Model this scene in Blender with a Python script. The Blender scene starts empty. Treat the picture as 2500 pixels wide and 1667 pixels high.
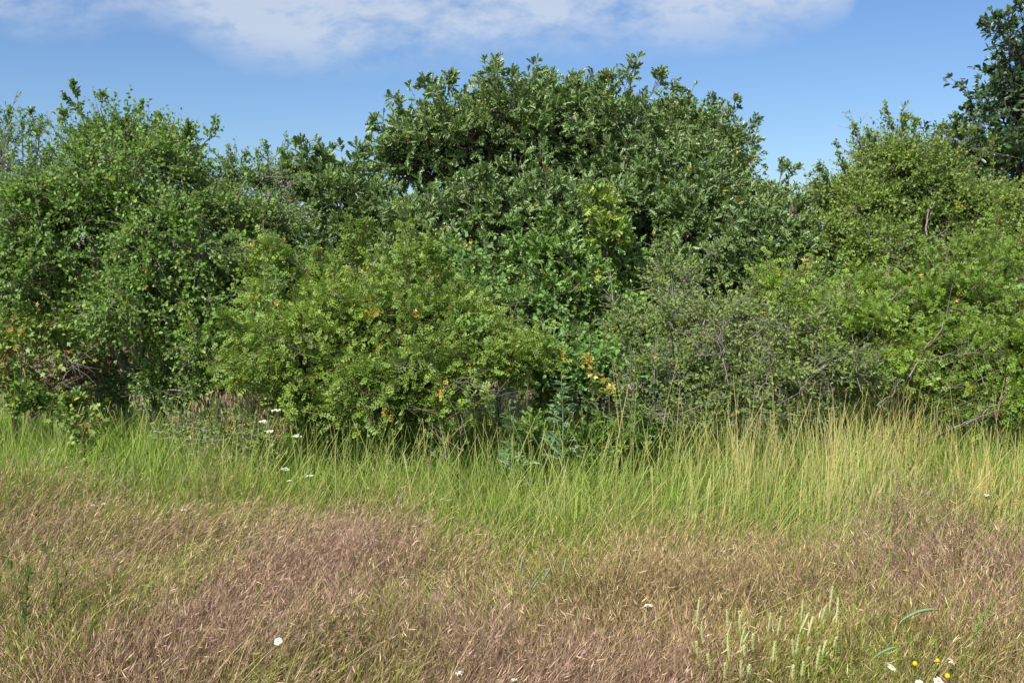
import bpy, math
import numpy as np
from mathutils import Vector

scene = bpy.context.scene
R = np.random.default_rng(7)

# ------------------------------------------------------------------ camera
F = 2500 * 35.0 / 36.0                      # focal length in photo pixels
PITCH = math.atan(233.0 / F)
CAMZ = 1.6
cam_d = bpy.data.cameras.new("camera")
cam_d.lens = 35.0
cam_d.sensor_width = 36.0
cam_d.clip_end = 3000.0
cam = bpy.data.objects.new("camera", cam_d)
cam.location = (0, 0, CAMZ)
cam.rotation_euler = (math.pi / 2 - PITCH, 0, 0)
scene.collection.objects.link(cam)
scene.camera = cam

# ------------------------------------------------------------------ sun + sky
SUN_EL, SUN_AZ = math.radians(48), math.radians(-143)   # azimuth from +Y (view) towards +X; the sun is behind, left
sun_dir = Vector((math.sin(SUN_AZ) * math.cos(SUN_EL), math.cos(SUN_AZ) * math.cos(SUN_EL), math.sin(SUN_EL)))
sd = bpy.data.lights.new("sun", 'SUN')
sd.energy = 5.0
sd.angle = math.radians(0.5)
sd.color = (1.0, 0.955, 0.88)
so = bpy.data.objects.new("sun", sd)
so.rotation_euler = sun_dir.to_track_quat('Z', 'Y').to_euler()
so.location = (-20, -20, 30)
scene.collection.objects.link(so)

world = bpy.data.worlds.new("World")
scene.world = world
world.use_nodes = True
wn, wl = world.node_tree.nodes, world.node_tree.links
wn.clear()


def node(tree, kind, **kw):
    n = tree.nodes.new(kind)
    for k, v in kw.items():
        if k.startswith('i_'):
            n.inputs[k[2:].replace('_', ' ')].default_value = v
        elif k[0] == 'n' and k[1:].isdigit():
            n.inputs[int(k[1:])].default_value = v
        else:
            setattr(n, k, v)
    return n


wt = world.node_tree


def M(op, a, b=None, c=None, clamp=False):
    n = wt.nodes.new('ShaderNodeMath')
    n.operation = op
    n.use_clamp = clamp
    for i, v in enumerate((a, b, c)):
        if v is None:
            continue
        if isinstance(v, (int, float)):
            n.inputs[i].default_value = v
        else:
            wt.links.new(v, n.inputs[i])
    return n.outputs[0]


sky = node(wt, 'ShaderNodeTexSky', sky_type='NISHITA', sun_disc=False, sun_elevation=SUN_EL,
           sun_rotation=SUN_AZ, altitude=0.0, air_density=1.0, dust_density=0.4, ozone_density=2.5)
geo = node(wt, 'ShaderNodeTexCoord')
sep = node(wt, 'ShaderNodeSeparateXYZ')
wl.new(geo.outputs['Generated'], sep.inputs[0])
yy = M('MAXIMUM', sep.outputs[1], 0.02)
az = M('DIVIDE', sep.outputs[0], yy)        # sky bearing: -0.5 .. 0.5 across the view
el = M('DIVIDE', sep.outputs[2], yy)        # sky height: 0.17 .. 0.28 above the bushes
comb = node(wt, 'ShaderNodeCombineXYZ')
wl.new(M('MULTIPLY', az, 1.0), comb.inputs[0])
wl.new(M('MULTIPLY', el, 2.0), comb.inputs[1])
warp = node(wt, 'ShaderNodeTexNoise', i_Scale=5.0, i_Detail=3.0)
wl.new(comb.outputs[0], warp.inputs['Vector'])
wadd = node(wt, 'ShaderNodeMixRGB', blend_type='ADD', n0=0.05)
wl.new(comb.outputs[0], wadd.inputs[1])
wl.new(warp.outputs['Color'], wadd.inputs[2])
n1 = node(wt, 'ShaderNodeTexNoise', i_Scale=5.5, i_Detail=7.0, i_Roughness=0.55)
n2 = node(wt, 'ShaderNodeTexNoise', i_Scale=30.0, i_Detail=5.0, i_Roughness=0.6)
wl.new(wadd.outputs[0], n1.inputs['Vector'])
wl.new(wadd.outputs[0], n2.inputs['Vector'])
# lower edge of the cloud bank: dips lowest left of the middle, rises to the right
edge = node(wt, 'ShaderNodeFloatCurve')
cm = edge.mapping
pts = [(0, .50), (.08, .48), (.14, .53), (.2, .42), (.26, .33), (.38, .29), (.44, .32), (.55, .37), (.65, .40), (.75, .46), (.82, .56), (.85, .85), (.9, 1), (1, 1)]
cv = cm.curves[0]
cv.points[0].location = pts[0]
cv.points[1].location = pts[-1]
for p in pts[1:-1]:
    cv.points.new(*p)
cm.update()
azn = M('ADD', az, 0.5)
wl.new(azn, edge.inputs['Value'])
eln = M('DIVIDE', M('SUBTRACT', el, 0.10), 0.20)      # 0..1 from 0.10 to 0.30
above = M('SUBTRACT', eln, edge.outputs[0])
above = M('ADD', above, M('MULTIPLY', M('SUBTRACT', n1.outputs['Fac'], 0.5), 0.30))
mask = M('MULTIPLY', above, 4.0, clamp=True)
mask = M('SMOOTH_MIN', mask, 1.0, 0.2)
tex = M('ADD', M('MULTIPLY', n1.outputs['Fac'], 1.5), M('MULTIPLY', n2.outputs['Fac'], 1.15))
tex = M('MULTIPLY', M('SUBTRACT', tex, 0.96), 2.0, clamp=True)
fac = M('MULTIPLY', M('MULTIPLY', mask, tex), 0.74, clamp=True)
cmix = node(wt, 'ShaderNodeMixRGB', blend_type='MIX')
cmix.inputs[2].default_value = (5.8, 6.4, 7.3, 1)
wl.new(fac, cmix.inputs[0])
tint = node(wt, 'ShaderNodeMixRGB', blend_type='MULTIPLY', n0=1.0)
tint.inputs[2].default_value = (0.74, 0.90, 1.13, 1)
wl.new(sky.outputs[0], tint.inputs[1])
wl.new(tint.outputs[0], cmix.inputs[1])
bg = node(wt, 'ShaderNodeBackground', i_Strength=0.082)
wl.new(cmix.outputs[0], bg.inputs[0])
wo = node(wt, 'ShaderNodeOutputWorld')
wl.new(bg.outputs[0], wo.inputs[0])

vs = scene.view_settings
scene.display_settings.display_device = 'sRGB'
vs.view_transform = 'Standard'
vs.look = 'None'
vs.exposure = 0.5
vs.gamma = 1.0
vs.use_curve_mapping = False
scene.cycles.max_bounces = 8
scene.cycles.transparent_max_bounces = 4

# ------------------------------------------------------------------ helpers
CP, SP = math.cos(PITCH), math.sin(PITCH)


def W(px, py, D):
    """point at ground distance D seen at photo pixel px, py (2500 wide)."""
    a, b = (px - 1250) / F, -(py - 833.5) / F
    d = np.array([a, CP + b * SP, -SP + b * CP])
    return np.array([0, 0, CAMZ]) + d * (D / d[1])


def nrm(v):
    return v / np.maximum(np.linalg.norm(v, axis=-1, keepdims=True), 1e-9)


_ph = np.random.default_rng(99)
_K = _ph.normal(size=(6, 12, 3))
_P = _ph.uniform(0, 6.28, size=(6, 12))


def fbm(p, scale, k=0):
    """smooth noise about -1..1 at points p (N,3)."""
    q = p * (1.0 / scale)
    s = np.zeros(len(p))
    for i in range(12):
        s += np.sin(q @ _K[k % 6, i] * (0.7 + 0.12 * i) + _P[k % 6, i])
    return s / 3.4


def srgb(*c):
    c = np.array(c, float) / 255.0
    return np.where(c <= 0.04045, c / 12.92, ((c + 0.055) / 1.055) ** 2.4)


class Buf:
    def __init__(self):
        self.v, self.f, self.c, self.n = [], [], [], 0

    def add(self, v, f, c):
        """v (n,3), f (m,4) index with a repeat for triangles, c (n,3)"""
        v = np.asarray(v, np.float32)
        c = np.asarray(c, np.float32)
        if c.ndim == 1:
            c = np.broadcast_to(c, v.shape)
        f = np.asarray(f, np.int64)
        self.v.append(v)
        self.f.append(f + self.n)
        self.c.append(c)
        self.n += len(v)

    def inst(self, tv, tf, pos, X, Y, Z, size, col, sx=None):
        """instances of a template: frames X, Y, Z (N,3), size (N,), colour (N,3)"""
        N, k = len(pos), len(tv)
        wx = size if sx is None else size * sx
        v = (pos[:, None, :] + tv[None, :, 0, None] * (X * wx[:, None])[:, None, :]
             + tv[None, :, 1, None] * (Y * size[:, None])[:, None, :]
             + tv[None, :, 2, None] * (Z * size[:, None])[:, None, :])
        f = tf[None] + (np.arange(N) * k)[:, None, None]
        c = np.repeat(col[:, None, :], k, axis=1)
        self.add(v.reshape(-1, 3), f.reshape(-1, 4), c.reshape(-1, 3))

    def strip(self, P, rad, side, col):
        """flat ribbons: P (N,s,3) centre line, rad (N,s), side (N,3) or (N,s,3), col (N,s,3)"""
        N, s = P.shape[:2]
        if side.ndim == 2:
            side = side[:, None, :]
        a = P - side * rad[..., None]
        b = P + side * rad[..., None]
        v = np.stack([a, b], axis=2).reshape(-1, 3)
        i = np.arange(s - 1) * 2
        q = np.stack([i, i + 1, i + 3, i + 2], axis=1)
        f = q[None] + (np.arange(N) * 2 * s)[:, None, None]
        self.add(v, f.reshape(-1, 4), np.repeat(col, 2, axis=1).reshape(-1, 3))

    def tubes(self, P, rad, col, sides=3):
        """round stems: P (N,s,3), rad (N,s), col (N,s,3)"""
        N, s = P.shape[:2]
        T = nrm(np.gradient(P, axis=1))
        ref = np.where(np.abs(T[..., 2:3]) < 0.9, np.array([0, 0, 1.0]), np.array([1.0, 0, 0]))
        A = nrm(np.cross(T, ref))
        B = np.cross(T, A)
        th = np.arange(sides) * 2 * math.pi / sides
        v = (P[:, :, None] + (A[:, :, None] * np.cos(th)[None, None, :, None] + B[:, :, None] * np.sin(th)[None, None, :, None])
             * rad[:, :, None, None])
        fs = []
        for j in range(s - 1):
            for i in range(sides):
                a, b = j * sides + i, j * sides + (i + 1) % sides
                fs.append((a, b, b + sides, a + sides))
        f = np.array(fs)[None] + (np.arange(N) * s * sides)[:, None, None]
        self.add(v.reshape(-1, 3), f.reshape(-1, 4), np.repeat(col, sides, axis=1).reshape(-1, 3))

    def build(self, name, mat, parent=None, smooth=False, origin=None):
        v = np.concatenate(self.v)
        f = np.concatenate(self.f)
        c = np.concatenate(self.c)
        if origin is not None:
            v = v - np.asarray(origin, np.float32)
        tri = f[:, 2] == f[:, 3]
        cnt = np.where(tri, 3, 4).astype(np.int32)
        keep = np.ones_like(f, bool)
        keep[tri, 3] = False
        loops = f[keep].astype(np.int32)
        me = bpy.data.meshes.new(name)
        me.vertices.add(len(v))
        me.vertices.foreach_set('co', v.astype(np.float32).ravel())
        me.loops.add(len(loops))
        me.loops.foreach_set('vertex_index', loops)
        me.polygons.add(len(f))
        st = np.zeros(len(f), np.int32)
        st[1:] = np.cumsum(cnt)[:-1]
        me.polygons.foreach_set('loop_start', st)
        if smooth:
            me.polygons.foreach_set('use_smooth', np.ones(len(f), bool))
        me.update(calc_edges=True)
        at = me.color_attributes.new('tone', 'FLOAT_COLOR', 'POINT')
        at.data.foreach_set('color', np.concatenate([c, np.ones((len(c), 1))], axis=1).astype(np.float32).ravel())
        me.materials.append(mat)
        o = bpy.data.objects.new(name, me)
        scene.collection.objects.link(o)
        if parent is not None:
            o.parent = parent
        elif origin is not None:
            o.location = origin
        return o


def thing(name, label, cat, loc, group=None):
    o = bpy.data.objects.new(name, None)
    o.empty_display_size = 0.2
    o.location = loc
    o['label'] = label
    o['category'] = cat
    if group:
        o['group'] = group
    scene.collection.objects.link(o)
    return o


def tag(o, label, cat=None, group=None, kind=None):
    o['label'] = label
    if cat:
        o['category'] = cat
    if group:
        o['group'] = group
    if kind:
        o['kind'] = kind
    return o


# ------------------------------------------------------------------ materials
def leaf_mat(name, rough=0.45, spec=0.5, trans=0.28, under=(0.55, 0.62, 0.5), undermix=0.35, gain=1.0, tgain=(1.25, 1.3, 0.5)):
    m = bpy.data.materials.new(name)
    m.use_nodes = True
    t = m.node_tree
    t.nodes.clear()
    at = node(t, 'ShaderNodeAttribute', attribute_name='tone')
    g = node(t, 'ShaderNodeNewGeometry')
    # paler underside of the leaf
    f1 = node(t, 'ShaderNodeMath', operation='MULTIPLY', n1=undermix)
    t.links.new(g.outputs['Backfacing'], f1.inputs[0])
    mx = node(t, 'ShaderNodeMixRGB')
    pale = node(t, 'ShaderNodeMixRGB', blend_type='ADD', n0=1.0)
    pale.inputs[2].default_value = (under[0] * 0.3, under[1] * 0.3, under[2] * 0.3, 1)
    t.links.new(at.outputs['Color'], pale.inputs[1])
    t.links.new(f1.outputs[0], mx.inputs[0])
    t.links.new(at.outputs['Color'], mx.inputs[1])
    t.links.new(pale.outputs[0], mx.inputs[2])
    p = node(t, 'ShaderNodeBsdfPrincipled', i_Roughness=rough)
    p.inputs['Specular IOR Level'].default_value = spec
    t.links.new(mx.outputs[0], p.inputs['Base Color'])
    tr = node(t, 'ShaderNodeBsdfTranslucent')
    tc = node(t, 'ShaderNodeMixRGB', blend_type='MULTIPLY', n0=1.0)
    tc.inputs[2].default_value = (*tgain, 1)
    t.links.new(at.outputs['Color'], tc.inputs[1])
    t.links.new(tc.outputs[0], tr.inputs['Color'])
    ms = node(t, 'ShaderNodeMixShader', n0=trans)
    t.links.new(p.outputs[0], ms.inputs[1])
    t.links.new(tr.outputs[0], ms.inputs[2])
    out = node(t, 'ShaderNodeOutputMaterial')
    t.links.new(ms.outputs[0], out.inputs[0])
    return m


def bark_mat(name, rough=0.85):
    m = bpy.data.materials.new(name)
    m.use_nodes = True
    t = m.node_tree
    p = t.nodes['Principled BSDF']
    at = node(t, 'ShaderNodeAttribute', attribute_name='tone')
    co = node(t, 'ShaderNodeTexCoord')
    nz = node(t, 'ShaderNodeTexNoise', i_Scale=40.0, i_Detail=4.0)
    t.links.new(co.outputs['Object'], nz.inputs['Vector'])
    rp = node(t, 'ShaderNodeMapRange', n1=0.3, n2=0.7, n3=0.65, n4=1.3)
    t.links.new(nz.outputs['Fac'], rp.inputs[0])
    mu = node(t, 'ShaderNodeMixRGB', blend_type='MULTIPLY', n0=1.0)
    t.links.new(at.outputs['Color'], mu.inputs[1])
    t.links.new(rp.outputs[0], mu.inputs[2])
    t.links.new(mu.outputs[0], p.inputs['Base Color'])
    p.inputs['Roughness'].default_value = rough
    bp = node(t, 'ShaderNodeBump', i_Strength=0.4, i_Distance=0.004)
    t.links.new(nz.outputs['Fac'], bp.inputs['Height'])
    t.links.new(bp.outputs[0], p.inputs['Normal'])
    return m


MLEAF = leaf_mat('soft_leaf', rough=0.5, spec=0.35)
MOAK = leaf_mat('oak_leaf', rough=0.38, spec=0.55, trans=0.2, undermix=0.4, under=(0.62, 0.72, 0.6))
MGRASS = leaf_mat('grass_blade', rough=0.5, spec=0.3, trans=0.3, undermix=0.0, tgain=(1.1, 1.15, 0.7))
MDRY = leaf_mat('dry_stalk', rough=0.6, spec=0.25, trans=0.15, undermix=0.0, tgain=(1, 1, 0.9))
MPETAL = leaf_mat('petal', rough=0.6, spec=0.2, trans=0.25, undermix=0.0, tgain=(1, 1, 1))
MBARK = bark_mat('bark')

# ------------------------------------------------------------------ leaf templates (x across, y along, z up)


def T(v, f):
    v = np.array(v, float)
    f = np.array([list(q) + [q[-1]] * (4 - len(q)) for q in f])
    return v, f


OVAL = T([(0, 0, 0), (.20, .28, .06), (.22, .62, .05), (0, 1, -.08), (-.22, .62, .05), (-.20, .28, .06)],
         [(0, 1, 2, 3), (0, 3, 4, 5)])
WIDE = T([(0, 0, 0), (.30, .28, .08), (.32, .60, .06), (0, 1, -.06), (-.32, .60, .06), (-.30, .28, .08)],
         [(0, 1, 2, 3), (0, 3, 4, 5)])
# lobed oak leaf, wavy
ol = [(0.03, .06, 0), (.15, .22, .04), (.06, .32, .01), (.29, .44, .08), (.10, .54, .02), (.34, .68, .08), (.11, .76, .02), (.19, .90, .02), (0, 1, -.10)]
ov = [(0, 0, 0), (0, .30, 0), (0, .52, 0), (0, .74, -.02)] + ol + [(-x, y, z) for x, y, z in ol[:-1]]
# indices: 0..3 mid rib, 4..12 right side + tip, 13..20 left side
of = []
for b in (4, 13):
    tip = 12
    of += [(0, b, b + 1, b + 2), (0, b + 2, 1), (1, b + 2, b + 3, b + 4), (1, b + 4, 2), (2, b + 4, b + 5, b + 6), (2, b + 6, 3), (3, b + 6, b + 7, tip)]
OAK = T(ov, of)
# small toothed hawthorn leaf
hv = [(0, 0, 0), (.12, .25, .02), (.36, .42, .08), (.20, .55, .03), (.34, .78, .06), (0, 1, -.04),
      (-.34, .78, .06), (-.20, .55, .03), (-.36, .42, .08), (-.12, .25, .02)]
HAW = T(hv, [(0, 1, 2, 3), (0, 3, 4, 5), (0, 5, 6, 7), (0, 7, 8, 9)])
# compound leaf with seven leaflets (rose)


def compound(n=3, lw=.11, ll=.30):
    v, f = [], []

    def leaflet(x, y, ang, z=0.0, s=1.0):
        b = len(v)
        ca, sa = math.cos(ang), math.sin(ang)
        for (u, w, h) in ((0, 0, 0), (lw, .5, .03), (0, 1, -.05), (-lw, .5, .03)):
            u, w = u * s, w * ll * s
            v.append((x + u * ca + w * sa, y - u * sa + w * ca, z + h * s))
        f.append((b, b + 1, b + 2))
        f.append((b, b + 2, b + 3))
    for i in range(n):
        y = .22 + i * .5 / max(n - 1, 1)
        leaflet(.02, y, 1.0, -.05 * i, .8 + .1 * i)
        leaflet(-.02, y, -1.0, -.05 * i, .8 + .1 * i)
    leaflet(0, .72, 0, -.1, 1.1)
    b = len(v)
    v.extend([(-.008, 0, 0), (.008, 0, 0), (.008, .74, -.1), (-.008, .74, -.1)])
    f.append((b, b + 1, b + 2, b + 3))
    return T(v, f)


ROSE = compound()
# five-lobed vine leaf
pv = [(0, 0, 0)]
for k, a in enumerate(np.linspace(-2.2, 2.2, 9)):
    r = (.62 if k in (0, 8) else .78 if k in (2, 6) else .95 if k == 4 else .42)
    pv.append((math.sin(a) * r * .62, .30 + math.cos(a) * r * .70, .05 * (k % 2)))
PALM = T(pv, [(0, i + 1, i + 2, i + 3) for i in range(0, 8, 2) if i + 3 <= 9])
# jagged blue-green weed leaf
jl = [(.05, .05, 0), (.05, .18, 0), (.22, .14, .03), (.07, .34, 0), (.26, .36, .04), (.08, .56, 0), (.22, .62, .02), (.06, .78, 0), (0, 1, -.12)]
jv = [(0, 0, 0), (0, .34, .02), (0, .56, 0), (0, .78, -.05)] + jl + [(-x, y, z) for x, y, z in jl[:-1]]
jf = []
for b in (4, 13):
    jf += [(0, b, b + 1, b + 3), (b + 1, b + 2, b + 3), (0, b + 3, 1), (1, b + 3, b + 5, 2), (b + 3, b + 4, b + 5), (2, b + 5, b + 7, 3), (b + 5, b + 6, b + 7), (3, b + 7, 12)]
JAG = T(jv, jf)

# ------------------------------------------------------------------ species
SP_ = {
    'plum':  dict(t=WIDE, mat=MLEAF, s=(.020, .038), pal=[srgb(88, 122, 44), srgb(132, 166, 72), srgb(160, 162, 62)], odd=.012, ns=18, nl=13, R=.21, up=.35, hang=.15, rad=.0022, bark=srgb(130, 122, 112), lay=.3),
    'plum2': dict(t=OVAL, mat=MLEAF, s=(.020, .036), pal=[srgb(92, 124, 50), srgb(130, 164, 74), srgb(160, 162, 62)], odd=.012, ns=18, nl=13, R=.21, up=.35, hang=.15, rad=.0022, bark=srgb(130, 122, 112), lay=.3),
    'oak':   dict(t=OAK, mat=MOAK, s=(.062, .102), pal=[srgb(82, 112, 50), srgb(132, 156, 84), srgb(176, 174, 72)], odd=.003, ns=14, nl=10, R=.27, up=.55, hang=.05, rad=.003, bark=srgb(120, 110, 96), lay=.22, rosette=True, narrow=.95),
    'faroak': dict(t=OVAL, mat=MOAK, s=(.05, .08), pal=[srgb(78, 106, 46), srgb(120, 142, 68), srgb(150, 150, 66)], odd=.006, ns=16, nl=12, R=.30, up=.5, hang=.05, rad=.003, bark=srgb(104, 96, 84), lay=.3, rosette=True),
    'darkoak': dict(t=OVAL, mat=MOAK, s=(.08, .12), pal=[srgb(46, 72, 32), srgb(76, 104, 46), srgb(94, 118, 50)], odd=.01, ns=13, nl=9, R=.42, up=.45, hang=.05, rad=.004, bark=srgb(84, 78, 70), lay=.3, rosette=True),
    'thorn': dict(t=HAW, mat=MLEAF, s=(.022, .036), pal=[srgb(98, 124, 44), srgb(140, 162, 64), srgb(170, 160, 60)], odd=.004, ns=20, nl=14, R=.22, up=.3, hang=.1, rad=.0022, bark=srgb(118, 110, 98), lay=.3),
    'rose':  dict(t=ROSE, mat=MLEAF, s=(.048, .080), pal=[srgb(92, 122, 44), srgb(144, 168, 68), srgb(214, 180, 66)], odd=.007, ns=15, nl=8, R=.22, up=.4, hang=.3, rad=.0022, bark=srgb(126, 110, 84), lay=.3),
    'rose2': dict(t=ROSE, mat=MLEAF, s=(.048, .078), pal=[srgb(88, 120, 38), srgb(136, 164, 56), srgb(214, 180, 66)], odd=.004, ns=15, nl=8, R=.22, up=.3, hang=.35, rad=.0022, bark=srgb(126, 110, 84), lay=.3),
    'sloe':  dict(t=OVAL, mat=MLEAF, s=(.020, .036), pal=[srgb(92, 116, 48), srgb(136, 156, 74), srgb(170, 160, 70)], odd=.008, ns=17, nl=12, R=.19, up=.3, hang=.1, rad=.002, bark=srgb(140, 134, 128), lay=.25, bare=.15),
    'lush':  dict(t=OAK, mat=MOAK, s=(.055, .095), pal=[srgb(72, 108, 36), srgb(122, 156, 58), srgb(200, 200, 60)], odd=.006, ns=11, nl=8, R=.20, up=.5, hang=.1, rad=.0025, bark=srgb(110, 100, 84), lay=.3, rosette=True),
    'round': dict(t=WIDE, mat=MLEAF, s=(.028, .050), pal=[srgb(88, 126, 54), srgb(128, 162, 84), srgb(200, 170, 60)], odd=.01, ns=13, nl=9, R=.18, up=.4, hang=.1, rad=.002, bark=srgb(120, 110, 96), lay=.3),
    'vine':  dict(t=PALM, mat=MLEAF, s=(.028, .052), pal=[srgb(96, 126, 42), srgb(144, 166, 60), srgb(190, 150, 80)], odd=.02, ns=9, nl=6, R=.17, up=.3, hang=.35, rad=.002, bark=srgb(140, 110, 74), lay=.3),
    'gold':  dict(t=PALM, mat=MLEAF, s=(.034, .050), pal=[srgb(182, 172, 74), srgb(204, 190, 92), srgb(176, 146, 90)], odd=.03, ns=3, nl=2, R=.06, up=.2, hang=.35, rad=.002, bark=srgb(150, 110, 74), lay=.3),
    'herb':  dict(t=OVAL, mat=MLEAF, s=(.028, .052), pal=[srgb(86, 118, 42), srgb(122, 152, 60), srgb(190, 170, 60)], odd=.008, ns=11, nl=8, R=.12, up=.7, hang=.1, rad=.0018, bark=srgb(100, 120, 60), lay=.3),
    'dead':  dict(t=OVAL, mat=MDRY, s=(.016, .030), pal=[srgb(110, 78, 58), srgb(134, 98, 74), srgb(94, 68, 50)], odd=.2, ns=12, nl=4, R=.16, up=.3, hang=.3, rad=.0024, bark=srgb(126, 98, 80), lay=.4),
}


def shoots_to_buf(leaf, wood, sp, base, tipdir, L, rng, nl=None, lightness=None):
    """leafy shoots: base (N,3), direction (N,3), length (N,)"""
    N = len(base)
    if N == 0:
        return
    nl = nl or sp['nl']
    bend = rng.normal(size=(N, 3)) * .35
    bend[:, 2] -= sp['hang']

    def at(t):
        return base[:, None] + tipdir[:, None] * (L[:, None] * t)[..., None] + bend[:, None] * (L[:, None] * t * t * .5)[..., None]
    ts = np.broadcast_to(np.linspace(0, 1, 4), (N, 4))
    P = at(ts)
    rad = sp['rad'] * np.linspace(1.25, .35, 4)[None] * rng.uniform(.7, 1.3, (N, 1))
    wc = sp['bark'] * rng.uniform(.7, 1.3, (N, 1, 1)) * np.ones((N, 4, 1))
    wood.tubes(P, rad, wc, 3)
    if sp.get('rosette'):
        t = np.clip(1 - rng.exponential(.22, (N, nl)), .15, 1.0)
    else:
        t = np.linspace(.16, 1.0, nl)[None] + rng.uniform(-.04, .04, (N, nl))
    bare = sp.get('bare', 0)
    pos = at(t).reshape(-1, 3)
    td = nrm(tipdir + bend * .5)
    td = np.repeat(td[:, None], nl, 1).reshape(-1, 3)
    tf = t.reshape(-1)
    rv = rng.normal(size=(N * nl, 3))
    rad_ = nrm(rv - td * np.sum(rv * td, 1, keepdims=True))
    y = nrm(td * (.35 + .75 * tf[:, None] ** 3) + rad_ * .8 + np.array([0, 0, -.1]) + rng.normal(size=(N * nl, 3)) * .15)
    z = np.array([sun_dir.x * .25, sun_dir.y * .25, 1.0]) * sp['lay'] * 1.8 + td * .4 + rng.normal(size=(N * nl, 3)) * .6
    z = nrm(z - y * np.sum(z * y, 1, keepdims=True))
    x = np.cross(y, z)
    size = rng.uniform(*sp['s'], N * nl) * (1.05 - .35 * np.abs(tf - .6))
    a, b, odd = sp['pal']
    k = np.clip(rng.beta(2, 2.5, N * nl) * .7 + .35 * tf ** 2 * rng.random(N * nl), 0, 1)
    if lightness is not None:
        k = np.clip(k + np.repeat(lightness, nl), 0, 1)
    col = a[None] * (1 - k[:, None]) + b[None] * k[:, None]
    col = col * rng.uniform(.78, 1.2, (N * nl, 1))
    # yellow leaves come in little runs along a shoot
    po = np.repeat(rng.random(N) < sp['odd'] * 2.5, nl) & (rng.random(N * nl) < .7) | (rng.random(N * nl) < sp['odd'] * .35)
    col[po] = odd * rng.uniform(.7, 1.15, (po.sum(), 1))
    keep = np.ones(N * nl, bool)
    if bare:
        keep = np.repeat(rng.random(N) > bare, nl)
    keep &= rng.random(N * nl) > .06
    tv, tfc = sp['t']
    leaf.inst(tv, tfc, pos[keep], x[keep], y[keep], z[keep], size[keep], col[keep], rng.uniform(.8, 1.15, keep.sum()) * sp.get('narrow', 1))


def limb_paths(roots, targets, rng, wob=.12):
    """simple branching skeleton; returns list of (polyline, r0, r1)"""
    nodes = [np.array(r, float) for r in roots]
    par = [-1] * len(nodes)
    plen = [0.0] * len(nodes)
    T0 = np.mean(nodes, axis=0)
    order = np.argsort(np.linalg.norm(targets - T0, axis=1))
    segs = []
    for i in order:
        p = targets[i]
        A = np.array(nodes)
        d = np.linalg.norm(A - p, axis=1)
        up = np.maximum(0, A[:, 2] - p[2]) * .8
        cost = d + .35 * np.array(plen) + up
        j = int(np.argmin(cost))
        q = nodes[j]
        n = max(1, int(d[j] / .35))
        prev = j
        for k in range(1, n + 1):
            t = k / n
            x = q + (p - q) * t
            if k < n:
                x = x + rng.normal(size=3) * wob * min(.35, d[j]) + np.array([0, 0, -.04 * math.sin(t * math.pi)])
            nodes.append(x)
            par.append(prev)
            plen.append(plen[prev] + np.linalg.norm(x - nodes[prev]))
            prev = len(nodes) - 1
    cnt = np.ones(len(nodes))
    for i in range(len(nodes) - 1, -1, -1):
        if par[i] >= 0:
            cnt[par[i]] += cnt[i] * 1.0
    return nodes, par, cnt


def limbs_to_buf(wood, nodes, par, cnt, rtip, col, rng, sides=5, power=.42, rmax=.2):
    idx = [i for i in range(len(nodes)) if par[i] >= 0]
    if not idx:
        return
    A = np.array([nodes[par[i]] for i in idx])
    B = np.array([nodes[i] for i in idx])
    r = np.minimum(rtip * cnt ** power, rmax)
    r1 = r[idx]
    r0 = np.minimum(r[[par[i] for i in idx]], r1 * 1.5)
    # carry each joint a little past itself so that neighbours overlap inside
    d = nrm(B - A)
    P = np.stack([A - d * .3 * r0[:, None], (A + B) / 2 + rng.normal(size=A.shape) * .006, B + d * .3 * r1[:, None]], 1)
    rr = np.stack([r0, (r0 + r1) / 2, r1], 1)
    c = np.ones((len(idx), 3, 1)) * col * rng.uniform(.8, 1.15, (len(idx), 1, 1))
    wood.tubes(P, rr, c, sides)


def wdt_of(s):
    return s[5] if len(s) > 5 else .12


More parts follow.
